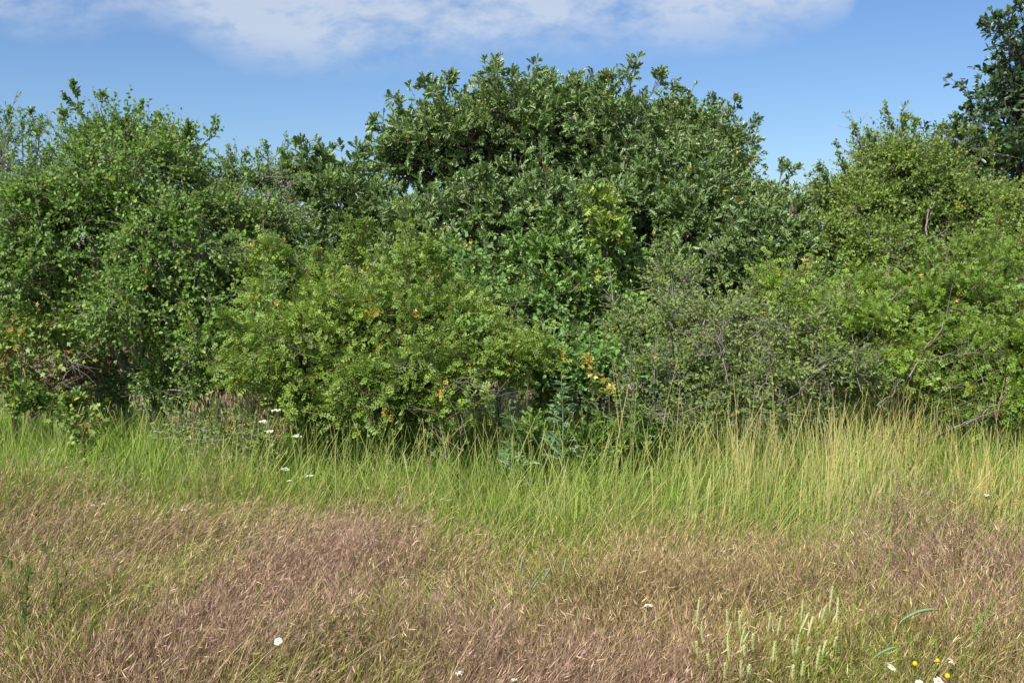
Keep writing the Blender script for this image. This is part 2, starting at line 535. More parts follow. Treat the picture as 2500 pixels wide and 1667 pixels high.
def plant(name, label, cat, spec, blobs, roots, seed, sprigs=(), bare=(), group=None, dens=1.0, fname='crown', wname='trunk',
          rtip=.0035, inner=.25, gapk=.5, wood_col=None, hollow=0.28, spray=.10):
    rng = np.random.default_rng(seed)
    sp = SP_[spec]
    leaf, wood = Buf(), Buf()
    roots = [np.array(r, float) for r in roots]
    org = np.mean(roots, axis=0)
    E = []
    for (px, py, D, rx, ry, rd) in blobs:
        q = np.array([rx / F * D, rd, ry / F * D])
        E.append((W(px, py, D), np.maximum(q - .55 * sp['R'], .55 * q)))
    cen, outw = [], []
    for bi, (c, r) in enumerate(E):
        area = 4 * math.pi * ((r[0] * r[1]) ** 1.6 / 3 + (r[0] * r[2]) ** 1.6 / 3 + (r[1] * r[2]) ** 1.6 / 3) ** (1 / 1.6)
        n = int(area / (sp['R'] ** 2) * .85 * dens) + 3
        u = nrm(rng.normal(size=(n * 3, 3)))
        # clumps mostly in the shell, some deeper
        rr = np.where(rng.random(n * 3) < inner, rng.uniform(.35, .8, n * 3), rng.uniform(.80, 1.0, n * 3))
        rr = rr * (1 + .13 * fbm(c + u * r * 1.0, .38 if sp['R'] < .3 else .9, (seed + 3) % 6)) * np.where(rng.random(n * 3) < .07, rng.uniform(1.0, 1.16, n * 3), 1.0)
        p = c + u * rr[:, None] * r
        ok = p[:, 2] > .12
        back = u[:, 1] > .5
        ok &= ~(back & (rng.random(n * 3) < .45))
        for bj, (c2, r2) in enumerate(E):
            if bj != bi:
                q = np.linalg.norm((p - c2) / r2, axis=1)
                ok &= ~((q < .6) & (rng.random(n * 3) < .85))
        ok &= fbm(p, .30 if sp['R'] < .3 else .6, seed % 6) > -(gapk + rng.random(n * 3) * .5) * 1.3 + hollow
        p, uo = p[ok][:n], nrm(u / r)[ok][:n]
        cen.append(p)
        outw.append(uo)
    cen, outw = np.concatenate(cen), np.concatenate(outw)
    # ragged leafy sprays pushing out of the surface
    pick = np.where((rng.random(len(cen)) < spray) & (outw[:, 1] < .6))[0]
    for i in pick:
        d = nrm((outw[i] * .8 + np.array([0, 0, .7]) + rng.normal(size=3) * .35)[None])[0]
        ln = sp['R'] * rng.uniform(1.2, 2.3)
        m = int(rng.integers(9, 14))
        t = rng.uniform(.1, 1, m)
        a0 = cen[i] + d * sp['R'] * .2
        dd = nrm(nrm(rng.normal(size=(m, 3))) * (.9 - .4 * t[:, None]) + d * .8)
        bs = a0 + d * ln * t[:, None]
        shoots_to_buf(leaf, wood, sp, bs, dd, sp['R'] * (.62 - .3 * t) * rng.uniform(.7, 1.2, m), rng, nl=max(4, int(sp['nl'] * .6)))
        P = np.array([cen[i], a0, a0 + d * ln * .5, a0 + d * ln])[None]
        wood.tubes(P, np.array([[.005, .004, .003, .0015]]), np.ones((1, 4, 1)) * sp['bark'], 4)
    # leafy bouquets
    ns = sp['ns']
    K = len(cen)
    v = nrm(rng.normal(size=(K * ns, 3)))
    o = np.repeat(outw, ns, 0)
    v = nrm(v * .95 + o * .65 + np.array([0, 0, sp['up']]))
    Rk = sp['R'] * np.repeat(rng.uniform(.6, 1.3, K), ns)
    L = Rk * rng.uniform(.65, 1.35, K * ns) 
    base = np.repeat(cen, ns, 0) + v * (Rk * .12)[:, None] - o * (Rk * .35)[:, None]
    light = np.repeat(fbm(cen, .5, 2) * .16, ns)
    okz = (base + v * L[:, None])[:, 2] > .05
    shoots_to_buf(leaf, wood, sp, base[okz], v[okz], L[okz], rng, lightness=light[okz])
    # protruding sprays traced against the sky
    stargets = []
    for s in sprigs:
        (x0, y0, x1, y1, D) = s[:5]
        wdt = s[5] if len(s) > 5 else .12
        A, B = W(x0, y0 + 8, D), W(x1, y1, D - .1)
        m = max(9, int(np.linalg.norm(B - A) / (wdt_of(s) * .16)))
        if len(s) > 6:
            m = int(m * s[6])
        t = rng.uniform(.12, 1, m)
        d0 = nrm((B - A)[None])
        side = nrm(rng.normal(size=(m, 3)))
        dd = nrm(side * (.9 - .5 * t[:, None]) + d0 * .9)
        bs = A + (B - A) * t[:, None]
        shoots_to_buf(leaf, wood, sp, bs, dd, wdt * (1.25 - .75 * t) * rng.uniform(.7, 1.2, m), rng, nl=max(5, int(sp['nl'] * .8)))
        mid = (A + B) / 2 + rng.normal(size=3) * .02
        P = np.array([A - (B - A) * .3, A, mid, B])[None]
        wood.tubes(P, np.array([[.006, .005, .004, .0015]]), np.ones((1, 4, 1)) * sp['bark'], 4)
        stargets.append(A - (B - A) * .3)
    tg = cen if not stargets else np.concatenate([cen, np.array(stargets)])
    nodes, par, cnt = limb_paths(roots, tg - 0, rng)
    wc = sp['bark'] if wood_col is None else wood_col
    limbs_to_buf(wood, nodes, par, cnt, rtip, wc, rng)
    # bare grey branches that show through the leaves
    for (pl, r0, r1) in bare:
        q = np.array([W(*a) for a in pl])
        rt = roots[int(np.argmin([abs(k[0] - q[0][0]) for k in roots]))]
        deep = q[0] + np.array([(rt[0] - q[0][0]) * .35, .30, -.12 if q[0][2] > .4 else 0])
        stem = np.array([rt, (rt + deep) / 2 + np.array([0, .05, .05]), deep, q[0]])
        wood.tubes(stem[None], np.linspace(r0, r0 * .75, 4)[None], np.ones((1, 4, 1)) * srgb(120, 112, 104), 5)
        t = np.linspace(0, len(q) - 1, len(q) * 4)
        S = np.stack([np.interp(t, np.arange(len(q)), q[:, k]) for k in range(3)], 1)
        S[1:-1] = (S[:-2] + S[1:-1] * 2 + S[2:]) / 4 + rng.normal(size=(len(S) - 2, 3)) * .006
        wood.tubes(S[None], np.linspace(r0 * .62, r1 * .5, len(S))[None], np.ones((1, len(S), 1)) * srgb(124, 116, 106), 5)
        m = len(S) // 2
        bi = rng.integers(2, len(S) - 1, m)
        dd = nrm(rng.normal(size=(m, 3)) + nrm(S[-1] - S[0]) * .8)
        ln = rng.uniform(.08, .25, m)
        ts = np.linspace(0, 1, 4)[None, :, None]
        Pm = S[bi][:, None] + dd[:, None] * (ln[:, None, None] * ts) + rng.normal(size=(m, 4, 3)) * .008 * ts
        wood.tubes(Pm, np.linspace(.002, .0008, 4)[None] * np.ones((m, 1)), np.ones((m, 4, 1)) * srgb(120, 110, 98), 3)
    e = thing(name, label, cat, org, group)
    fo = leaf.build(fname, sp['mat'], e, origin=org)
    wb = wood.build(wname, MBARK, e, origin=org)
    print(name, K, 'clumps', sum(len(f) for f in leaf.f), 'leaf faces')
    return e


# ================================================================== GROUND
def make_ground():
    n = 150
    g = np.sign(np.linspace(-1, 1, n)) * np.abs(np.linspace(-1, 1, n)) ** 4 * 900
    X, Y = np.meshgrid(g, g + 6)
    Z = .03 * fbm(np.stack([X.ravel(), Y.ravel(), 0 * X.ravel()], 1), 1.2, 1).reshape(X.shape) - .03
    v = np.stack([X, Y, Z], -1).reshape(-1, 3)
    i = np.arange(n * n).reshape(n, n)
    f = np.stack([i[:-1, :-1], i[:-1, 1:], i[1:, 1:], i[1:, :-1]], -1).reshape(-1, 4)
    b = Buf()
    b.add(v, f, np.array([.1, .1, .1]))
    m = bpy.data.materials.new('thatch_soil')
    m.use_nodes = True
    t = m.node_tree
    p = t.nodes['Principled BSDF']
    co = node(t, 'ShaderNodeTexCoord')
    na = node(t, 'ShaderNodeTexNoise', i_Scale=1.3, i_Detail=8.0)
    nb = node(t, 'ShaderNodeTexNoise', i_Scale=45.0, i_Detail=6.0)
    for q in (na, nb):
        t.links.new(co.outputs['Object'], q.inputs['Vector'])
    ra = node(t, 'ShaderNodeValToRGB')
    ra.color_ramp.elements[0].position = .35
    ra.color_ramp.elements[0].color = (*srgb(92, 88, 44), 1)
    ra.color_ramp.elements[1].position = .65
    ra.color_ramp.elements[1].color = (*srgb(122, 100, 72), 1)
    rb = node(t, 'ShaderNodeMapRange', n1=.3, n2=.7, n3=.5, n4=1.4)
    t.links.new(na.outputs['Fac'], ra.inputs[0])
    t.links.new(nb.outputs['Fac'], rb.inputs[0])
    mu = node(t, 'ShaderNodeMixRGB', blend_type='MULTIPLY', n0=1.0)
    t.links.new(ra.outputs[0], mu.inputs[1])
    t.links.new(rb.outputs[0], mu.inputs[2])
    t.links.new(mu.outputs[0], p.inputs['Base Color'])
    p.inputs['Roughness'].default_value = .95
    bp = node(t, 'ShaderNodeBump', i_Strength=.8, i_Distance=.02)
    t.links.new(nb.outputs['Fac'], bp.inputs['Height'])
    t.links.new(bp.outputs[0], p.inputs['Normal'])
    o = b.build('ground', m, smooth=True)
    tag(o, 'dry meadow soil and thatch under the grass', kind='structure')


make_ground()

# ================================================================== GRASS
XB = np.array([-4.5, -2.8, -1.6, -.9, -.4, .4, 1.0, 1.7, 2.5, 4.5])
YB = np.array([5.7, 5.6, 5.3, 5.05, 4.85, 4.75, 4.65, 4.5, 4.5, 4.5])


def grass_points(rng, n, y0, y1, margin=1.15):
    """random ground points inside the seen wedge and a margin on each side"""
    y = rng.uniform(y0 ** 2, y1 ** 2, n) ** .5
    x = rng.uniform(-1, 1, n) * (y * .515 * margin + .25)
    return x, y


def blades(buf, rng, x, y, h, w, lean, curve, c0, c1, seg=4, tip=.15, facing=None):
    """ribbons: lean (N,2) horizontal displacement of the tip in units of h"""
    N = len(x)
    t = np.linspace(0, 1, seg)[None]
    P = np.zeros((N, seg, 3))
    P[..., 0] = x[:, None] + lean[:, 0:1] * h[:, None] * (t * (1 - curve[:, None]) + curve[:, None] * t ** 2.5)
    P[..., 1] = y[:, None] + lean[:, 1:2] * h[:, None] * (t * (1 - curve[:, None]) + curve[:, None] * t ** 2.5)
    ll = np.linalg.norm(lean, axis=1)[:, None]
    P[..., 2] = h[:, None] * t * np.sqrt(np.maximum(1 - .5 * np.minimum(ll, 1.2) ** 2 * t, .1)) - .02
    an = rng.uniform(-1.1, 1.1, N) if facing is None else facing
    side = np.stack([np.cos(an), np.sin(an), np.zeros(N)], 1)
    r = w[:, None] * .5 * (1 - (1 - tip) * t ** 1.5)
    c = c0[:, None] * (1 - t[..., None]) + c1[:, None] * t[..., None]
    buf.strip(P, r, side, c)
    return P


def pal(rng, N, cols, jit=.15):
    cols = np.array(cols)
    i = rng.integers(0, len(cols), N)
    j = rng.integers(0, len(cols), N)
    k = rng.random((N, 1)) * .5
    return (cols[i] * (1 - k) + cols[j] * k) * rng.uniform(1 - jit, 1 + jit, (N, 1))


# ---- dry, nodding brown-pink grass of the foreground
def dry_grass():
    rng = np.random.default_rng(11)
    st, hd = Buf(), Buf()
    N = 78000
    x, y = grass_points(rng, N, 2.0, 7.0)
    p3 = np.stack([x, y, 0 * x], 1)
    nz = fbm(p3, .45, 0)
    yb = np.interp(x, XB, YB) + .38 * nz + .2 * fbm(p3, .15, 2)
    keep = rng.random(N) < np.clip((yb - y) / .7 + .55, 0, 1)
    x, y, p3, nz = x[keep], y[keep], p3[keep], nz[keep]
    N = len(x)
    flow = fbm(p3, .8, 3)
    h = rng.uniform(.24, .40, N) * (1 + .20 * fbm(p3, .35, 4))
    h *= 1 + .15 * np.clip((y - 4.2) / 1.5, 0, 1)
    left = np.clip(-x / 1.6, 0, 1)
    lean = np.stack([.18 + .25 * left + .35 * flow + rng.normal(size=N) * .28, -.05 + rng.normal(size=N) * .28], 1)
    curve = rng.uniform(.4, 1, N)
    pink = np.clip(.42 + .42 * fbm(p3, .55, 5) + .30 * np.clip(x - .6, 0, 1.2) + .30 * left * np.clip(3.9 - np.abs(y - 4.0) * 2, 0, 1), 0, 1)
    green = np.clip(.30 + .32 * fbm(p3, .25, 1) + .30 * np.clip(y - 4.2, 0, 1) - .2 * pink - .15 * np.clip(x - .5, 0, 1), 0, 1)
    cb = pal(rng, N, [srgb(84, 84, 40), srgb(66, 62, 36), srgb(98, 82, 58)])  # greener straw bases, darkened further to paint the shaded gaps between stems
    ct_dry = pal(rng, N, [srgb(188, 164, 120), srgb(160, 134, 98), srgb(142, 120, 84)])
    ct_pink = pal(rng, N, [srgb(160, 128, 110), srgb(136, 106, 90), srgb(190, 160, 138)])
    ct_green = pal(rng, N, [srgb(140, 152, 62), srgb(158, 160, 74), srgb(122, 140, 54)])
    k = (rng.random(N) < pink)[:, None]
    ct = np.where(k, ct_pink, ct_dry)
    g = (rng.random(N) < green)[:, None]
    ct = np.where(g, ct_green, ct)
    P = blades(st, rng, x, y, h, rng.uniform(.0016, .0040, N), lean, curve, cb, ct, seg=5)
    # nodding spikelets on the upper part of every stem
    m = 6
    tt = rng.uniform(.50, 1.0, (N, m))
    idx = tt * 4
    i0 = np.clip(np.floor(idx).astype(int), 0, 3)
    fr = (idx - i0)[..., None]
    ar = np.arange(N)[:, None]
    pos = P[ar, i0] * (1 - fr) + P[ar, i0 + 1] * fr
    tan = nrm(P[ar, i0 + 1] - P[ar, i0])
    pos = pos.reshape(-1, 3)
    tan = tan.reshape(-1, 3)
    NM = len(pos)
    droop = np.repeat(rng.uniform(-.7, .55, N), m)
    d = nrm(tan * 1.1 + rng.normal(size=(NM, 3)) * .30 - np.array([0, 0, 1.0]) * droop[:, None])
    pos = pos + rng.normal(size=(NM, 3)) * .011
    z = rng.normal(size=(NM, 3))
    z = nrm(z - d * np.sum(z * d, 1, keepdims=True))
    xx = np.cross(d, z)
    tv, tf = T([(0, 0, 0), (.5, .35, 0), (0, 1, 0), (-.5, .35, 0)], [(0, 1, 2, 3)])
    ck = np.repeat(ct * rng.uniform(.72, 1.22, (N, 1)), m, 0) * rng.uniform(.6, 1.5, (NM, 1))
    pale = rng.random(NM) < .14
    ck[pale] = srgb(214, 190, 150) * rng.uniform(.8, 1.12, (pale.sum(), 1))
    size = rng.uniform(.017, .044, NM)
    hd.inst(tv, tf, pos, xx, d, z, size, ck, rng.uniform(.055, .095, NM))
    # merge heads and stems: one stuff object
    st.v += hd.v
    st.f += [f + st.n for f in hd.f]
    st.c += hd.c
    st.n += hd.n
    # green-yellow understorey blades between the stems
    N = 32000
    x, y = grass_points(rng, N, 2.0, 6.0)
    p3 = np.stack([x, y, 0 * x], 1)
    ok = rng.random(N) < np.clip(.55 + .4 * fbm(p3, .25, 1), .2, 1)
    x, y, p3 = x[ok], y[ok], p3[ok]
    N = len(x)
    h = rng.uniform(.16, .36, N)
    lean = np.stack([.12 + .3 * fbm(p3, .8, 3) + rng.normal(size=N) * .25, rng.normal(size=N) * .25], 1)
    blades(st, rng, x, y, h, rng.uniform(.002, .004, N), lean, rng.uniform(.2, .8, N),
           pal(rng, N, [srgb(90, 98, 40), srgb(104, 104, 48)]), pal(rng, N, [srgb(124, 142, 52), srgb(154, 158, 74), srgb(108, 132, 46)]), seg=4)
    # a few longer pale straws lying across, leaning right
    N = 2400
    x, y = grass_points(rng, N, 2.3, 5.2)
    lean = np.stack([rng.uniform(.2, 1.1, N) * np.where(rng.random(N) < .8, 1, -1), rng.normal(size=N) * .3], 1)
    blades(st, rng, x, y, rng.uniform(.36, .52, N), rng.uniform(.002, .0035, N), lean, rng.uniform(.2, .6, N),
           pal(rng, N, [srgb(170, 150, 96)]), pal(rng, N, [srgb(216, 196, 146), srgb(200, 176, 128)]), seg=6)
    o = st.build('dry_grass', MDRY)
    tag(o, 'brown and pinkish dry grass with nodding seed heads filling the foreground', kind='stuff')


dry_grass()


# ---- green grass between the dry grass and the bushes
def green_grass():
    rng = np.random.default_rng(12)
    b = Buf()
    N = 40000
    x, y = grass_points(rng, N, 3.9, 9.0, 1.2)
    # tufts
    p3 = np.stack([x, y, 0 * x], 1)
    yb = np.interp(x, XB, YB) + .12 + .35 * fbm(p3, .4, 2)
    keep = rng.random(N) < np.clip((y - yb) / .6 + .38, 0, 1) * np.clip((9.4 - y) / 2.2, 0, 1)
    keep &= rng.random(N) < np.clip(.62 + .8 * fbm(p3, .18, 3), .08, 1)
    x, y, p3 = x[keep], y[keep], p3[keep]
    N = len(x)
    tuft = fbm(p3, .35, 4)
    hs = np.interp(x, [-4, -2.6, -1.6, -.8, 0, .8, 1.6, 2.6, 4], [.46, .46, .42, .40, .42, .44, .50, .50, .50])
    h = hs * rng.uniform(.45, 1.15, N) * (1 + .22 * tuft)
    fl = fbm(p3, .5, 5)
    lean = np.stack([.04 + .28 * fl + rng.normal(size=N) * .30, -.10 + rng.normal(size=N) * .25], 1)
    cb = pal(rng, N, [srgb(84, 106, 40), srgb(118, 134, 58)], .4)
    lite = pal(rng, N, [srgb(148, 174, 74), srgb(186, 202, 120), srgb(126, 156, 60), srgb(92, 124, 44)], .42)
    yell = pal(rng, N, [srgb(188, 180, 98), srgb(176, 172, 88)])
    yk = (rng.random(N) < np.clip(.04 + .16 * fbm(p3, .6, 0) + .18 * np.clip(x - .9, 0, 1), 0, 1))[:, None]
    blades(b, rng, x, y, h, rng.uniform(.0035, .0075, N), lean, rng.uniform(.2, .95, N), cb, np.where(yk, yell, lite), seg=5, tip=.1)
    # broad fresh blades lower in the sward
    N = 46000
    x, y = grass_points(rng, N, 4.3, 8.0, 1.2)
    p3 = np.stack([x, y, 0 * x], 1)
    yb = np.interp(x, XB, YB) + .12 + .35 * fbm(p3, .4, 2)
    keep = (rng.random(N) < np.clip((y - yb) / .5 + .30, 0, 1)) & (rng.random(N) < np.clip(.7 + .7 * fbm(p3, .15, 1), .1, 1))
    x, y, p3 = x[keep], y[keep], p3[keep]
    N = len(x)
    h = np.interp(x, [-4, -2, -1, 0, 1.5, 4], [.42, .40, .32, .32, .36, .36]) * rng.uniform(.4, 1.15, N)
    lean = np.stack([.06 + .25 * fbm(p3, .3, 4) + rng.normal(size=N) * .28, -.12 + rng.normal(size=N) * .25], 1)
    fresh = np.clip(.5 - .35 * x + .3 * fbm(p3, .4, 2), 0, 1)[:, None]
    ct = pal(rng, N, [srgb(150, 186, 70), srgb(176, 206, 96), srgb(128, 166, 56)], .3) * fresh + (1 - fresh) * pal(rng, N, [srgb(160, 182, 88), srgb(184, 196, 112), srgb(132, 158, 64)], .3)
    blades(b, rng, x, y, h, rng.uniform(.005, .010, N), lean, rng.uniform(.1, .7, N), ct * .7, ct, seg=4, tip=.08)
    # scattered flowering stems
    N = 2600
    x, y = grass_points(rng, N, 4.4, 7.2, 1.2)
    ok = y > np.interp(x, XB, YB) - .2
    x, y = x[ok], y[ok]
    N = len(x)
    h = rng.uniform(.45, .62, N)
    lean = np.stack([.1 + rng.normal(size=N) * .22, rng.normal(size=N) * .2], 1)
    blades(b, rng, x, y, h, rng.uniform(.002, .003, N), lean, rng.uniform(.3, .9, N), pal(rng, N, [srgb(120, 140, 60)]),
           pal(rng, N, [srgb(190, 186, 120), srgb(170, 180, 100)]), seg=5, tip=.9)
    o = b.build('green_grass', MGRASS)
    tag(o, 'bright green long grass in a band before the bushes', kind='stuff')


green_grass()


# ---- tall straw-coloured grass on the right
def straw_grass():
    rng = np.random.default_rng(13)
    b = Buf()
    N = 4600
    y = rng.uniform(4.8, 6.4, N)
    x = rng.uniform(.55, 3.6, N)
    p3 = np.stack([x, y, 0 * x], 1)
    den = np.interp(x, [.4, 1.0, 1.3, 1.6, 1.9, 2.2, 2.55, 2.8, 3.6], [.0, .06, .55, .8, .6, .75, .9, .25, .2])
    ok = rng.random(N) < den * np.clip(.5 + 1.1 * fbm(p3, .12, 1), .03, 1)
    x, y, p3 = x[ok], y[ok], p3[ok]
    N = len(x)
    h = (.46 + .36 * rng.random(N) ** 1.6) * (1 + .14 * fbm(p3, .3, 2))
    lean = np.stack([.02 + rng.normal(size=N) * .13, rng.normal(size=N) * .12], 1)
    cb = pal(rng, N, [srgb(140, 156, 70), srgb(116, 140, 56), srgb(170, 164, 92)])
    warm = np.clip((x - 2.1) / .5, 0, 1)[:, None] * .6
    ct = pal(rng, N, [srgb(222, 200, 142), srgb(206, 188, 130), srgb(186, 182, 112)]) * (1 - warm) + warm * pal(rng, N, [srgb(230, 188, 130)])
    blades(b, rng, x, y, h, rng.uniform(.0026, .0044, N), lean, rng.uniform(.1, .6, N), cb, ct, seg=5, tip=.35)
    o = b.build('straw_grass', MDRY)
    tag(o, 'tall upright straw-coloured stems rising from the green grass on the right', kind='stuff')


straw_grass()


# ---- drooping brown grass heads in the shade under the left bushes
def hanging_brome():
    rng = np.random.default_rng(14)
    b = Buf()
    spots = [(330, 985, 6.6, 14), (478, 1000, 6.5, 16), (450, 1030, 6.4, 10), (530, 975, 6.5, 22), (575, 985, 6.4, 22), (610, 985, 6.4, 22), (640, 1010, 6.3, 14),
             (560, 1020, 6.3, 12), (680, 1050, 6.2, 14), (600, 1040, 6.2, 14)]
    for (px, py, D, n) in spots:
        c = W(px, py, D)
        for q in range(n // 2):
            bx = c + rng.normal(size=3) * np.array([.05, .06, .02])
            foot = np.array([bx[0] + rng.normal() * .08, bx[1] + .02, -.02])
            top = bx + np.array([0, 0, .03])
            m = 7
            P = np.stack([foot, (foot + top) / 2 + rng.normal(size=3) * .015, top])[None]
            b.tubes(P, np.array([[.0015, .0013, .0008]]), np.ones((1, 3, 1)) * srgb(150, 140, 90), 3)
            pos = np.repeat(top[None], m, 0) + rng.normal(size=(m, 3)) * np.array([.035, .02, .02])
            d = nrm(np.array([[.05, -.05, -1.0]]) + rng.normal(size=(m, 3)) * .22)
            z = nrm(np.cross(d, rng.normal(size=(m, 3))))
            x = np.cross(d, z)
            tv, tf = T([(0, 0, 0), (.5, .35, 0), (0, 1, 0), (-.5, .35, 0)], [(0, 1, 2, 3)])
            b.inst(tv, tf, pos, x, d, z, rng.uniform(.03, .055, m), pal(rng, m, [srgb(176, 150, 122), srgb(156, 132, 108), srgb(196, 172, 142)]), np.full(m, .11))
    o = b.build('hanging_seed_grass', MDRY)
    tag(o, 'drooping brown brome seed heads at the shady foot of the left bushes', kind='stuff')


hanging_brome()


def ground_at(px, D):
    p = W(px, 800, D)
    return np.array([p[0], D, -.03])


# ================================================================== TREES AND BUSHES
def roots_at(*a):
    return [ground_at(px, D) for px, D in a]


# tall plum thicket on the left
plant('plum_bush', 'tall rounded green bush, highest on the left, one thin sprig poking into the sky', 'bush', 'plum',
      [(330, 470, 7.8, 175, 190, .75), (250, 360, 8.0, 90, 90, .5), (400, 420, 8.0, 95, 100, .5), (190, 560, 7.4, 190, 150, .6),
       (450, 600, 7.3, 190, 150, .6), (330, 740, 7.1, 230, 120, .55), (60, 560, 7.7, 150, 130, .6), (70, 690, 7.2, 150, 130, .5), (490, 830, 7.0, 130, 80, .45)],
      roots_at((300, 8.0), (360, 8.1), (250, 7.9), (420, 7.8)), 21, dens=1.12, hollow=.15,
      sprigs=[(205, 290, 178, 195, 8.0, .07, .7), (195, 265, 148, 222, 8.0, .05, .4), (445, 360, 470, 290, 7.9, .12), (500, 340, 525, 295, 7.9, .11),
              (255, 290, 250, 235, 8.0, .12), (330, 290, 345, 255, 8.0, .10), (470, 340, 455, 305, 7.9, .08), (160, 300, 150, 268, 8.0, .1), (385, 325, 392, 283, 8.0, .1)],
      bare=[([(278, 590, 7.5), (268, 500, 7.5), (255, 430, 7.6), (210, 320, 7.9)], .008, .003),
            ([(340, 520, 7.0), (380, 500, 7.0), (415, 515, 7.0)], .006, .003),
            ([(420, 840, 6.7), (470, 870, 6.7), (530, 880, 6.7)], .006, .003),
            ([(590, 600, 7.0), (608, 640, 7.0)], .005, .003)])

# lower bush between the plum bush and the oak
plant('plum_bush', 'lower light-green bush filling the dip between the tall left bush and the oak', 'bush', 'plum2',
      [(600, 470, 8.2, 90, 90, .5), (550, 560, 7.9, 150, 120, .6), (680, 560, 8.0, 90, 90, .5), (620, 680, 7.6, 150, 120, .5), (560, 780, 7.3, 130, 110, .45), (650, 810, 6.7, 80, 60, .25), (700, 700, 6.9, 60, 45, .2)],
      roots_at((600, 8.2), (640, 8.1)), 22,
      sprigs=[(655, 400, 650, 350, 8.2, .11), (570, 400, 562, 375, 8.2, .08), (590, 400, 604, 372, 8.2, .08), (690, 410, 690, 370, 8.1, .1), (630, 400, 628, 368, 8.2, .1)])

# thin twiggy bush at the far left edge
plant('twiggy_bush', 'thin airy bush with bare grey twigs at the far left edge, under open sky', 'bush', 'plum2',
      [(20, 400, 8.6, 90, 90, .5), (110, 420, 8.7, 80, 80, .4), (-120, 420, 8.6, 110, 110, .6), (-200, 620, 8.0, 180, 180, .7)],
      roots_at((30, 8.8), (-80, 8.6)), 23, dens=.55,
      sprigs=[(55, 350, 50, 275, 8.5, .11), (20, 340, 22, 275, 8.5, .1), (5, 330, -5, 265, 8.5, .1), (70, 330, 75, 270, 8.6, .08), (95, 340, 100, 292, 8.6, .09)],
      bare=[([(100, 420, 8.5), (120, 340, 8.5), (122, 285, 8.5)], .005, .0015), ([(60, 420, 8.5), (90, 330, 8.5), (88, 300, 8.5)], .005, .0015),
            ([(140, 400, 8.5), (155, 340, 8.5), (138, 280, 8.5)], .005, .0015), ([(30, 420, 8.4), (75, 380, 8.4), (112, 300, 8.4)], .005, .0015)])

# dead brown twigs between left bush and oak
plant('dead_bush', 'leafless brown twiggy bush standing behind the dip left of the oak', 'bush', 'dead',
      [(695, 440, 9.6, 55, 55, .3), (690, 500, 9.6, 60, 60, .3)], roots_at((695, 9.7)), 24, dens=1.2, fname='dry_leaves', wname='stems',
      bare=[([(700, 560, 9.4), (705, 470, 9.4), (720, 390, 9.4)], .004, .001), ([(690, 560, 9.4), (680, 470, 9.4), (668, 400, 9.4)], .004, .001),
            ([(705, 560, 9.4), (725, 480, 9.4), (745, 420, 9.4)], .004, .001), ([(690, 560, 9.4), (660, 480, 9.4), (655, 430, 9.4)], .004, .001)])

# the big oak
plant('oak_tree', 'big rounded oak in the middle with lobed grey-green leaves, tallest of the central trees', 'tree', 'oak',
      [(1270, 370, 10.0, 210, 150, .9), (1090, 380, 9.8, 140, 120, .8), (1470, 365, 10.0, 150, 150, .9), (1380, 330, 10.0, 120, 110, .8), (1600, 470, 9.6, 200, 140, .9),
       (960, 400, 9.8, 90, 80, .5), (880, 520, 9.2, 140, 100, .6), (800, 470, 9.4, 70, 60, .4), (1120, 560, 9.0, 220, 90, .7), (1400, 560, 9.0, 250, 130, .8),
       (1700, 580, 9.2, 180, 130, .8), (1850, 560, 9.3, 130, 100, .6), (960, 640, 8.8, 190, 80, .5), (1300, 700, 8.9, 260, 110, .7), (1620, 700, 8.8, 240, 110, .7), (1900, 660, 8.8, 130, 80, .5)],
      roots_at((1330, 10.2)), 25, rtip=.006, gapk=.35, hollow=.25,
      sprigs=[(1300, 240, 1302, 165, 10.0, .17), (1540, 240, 1545, 168, 9.9, .20), (1580, 240, 1610, 195, 9.9, .17), (1190, 240, 1195, 178, 9.9, .17), (1090, 260, 1030, 205, 9.8, .16),
              (1090, 230, 1100, 195, 9.8, .14), (1470, 250, 1468, 205, 9.9, .15), (1400, 250, 1402, 205, 9.9, .15), (960, 330, 920, 305, 9.7, .14), (750, 420, 738, 365, 9.2, .16),
              (800, 420, 790, 385, 9.3, .13), (1240, 250, 1245, 215, 9.9, .14), (850, 430, 875, 370, 9.4, .13), (1010, 320, 990, 290, 9.8, .15), (1130, 460, 1180, 425, 8.6, .10),
              (1340, 240, 1335, 210, 9.9, .13), (720, 440, 705, 395, 9.2, .12)])

# finer, farther oaks right behind
plant('oak_tree', 'farther finer-leaved oak crown rising behind the right shoulder of the big oak', 'tree', 'faroak',
      [(1610, 340, 13.5, 110, 100, .9), (1710, 365, 13.3, 105, 95, .9), (1760, 490, 12.8, 110, 110, .8), (1650, 460, 13.2, 150, 120, .9), (1790, 370, 13.4, 50, 60, .4), (1870, 540, 12.6, 90, 80, .6)],
      roots_at((1720, 13.8)), 26, rtip=.006,
      sprigs=[(1640, 260, 1645, 215, 13.4, .18), (1740, 275, 1735, 238, 13.3, .16), (1800, 340, 1845, 295, 13.2, .18), (1800, 360, 1830, 340, 13.2, .2), (1690, 270, 1665, 225, 13.4, .15), (1780, 280, 1795, 250, 13.3, .15),
              (1900, 460, 1912, 402, 12.6, .20), (1925, 450, 1925, 415, 12.6, .2)])

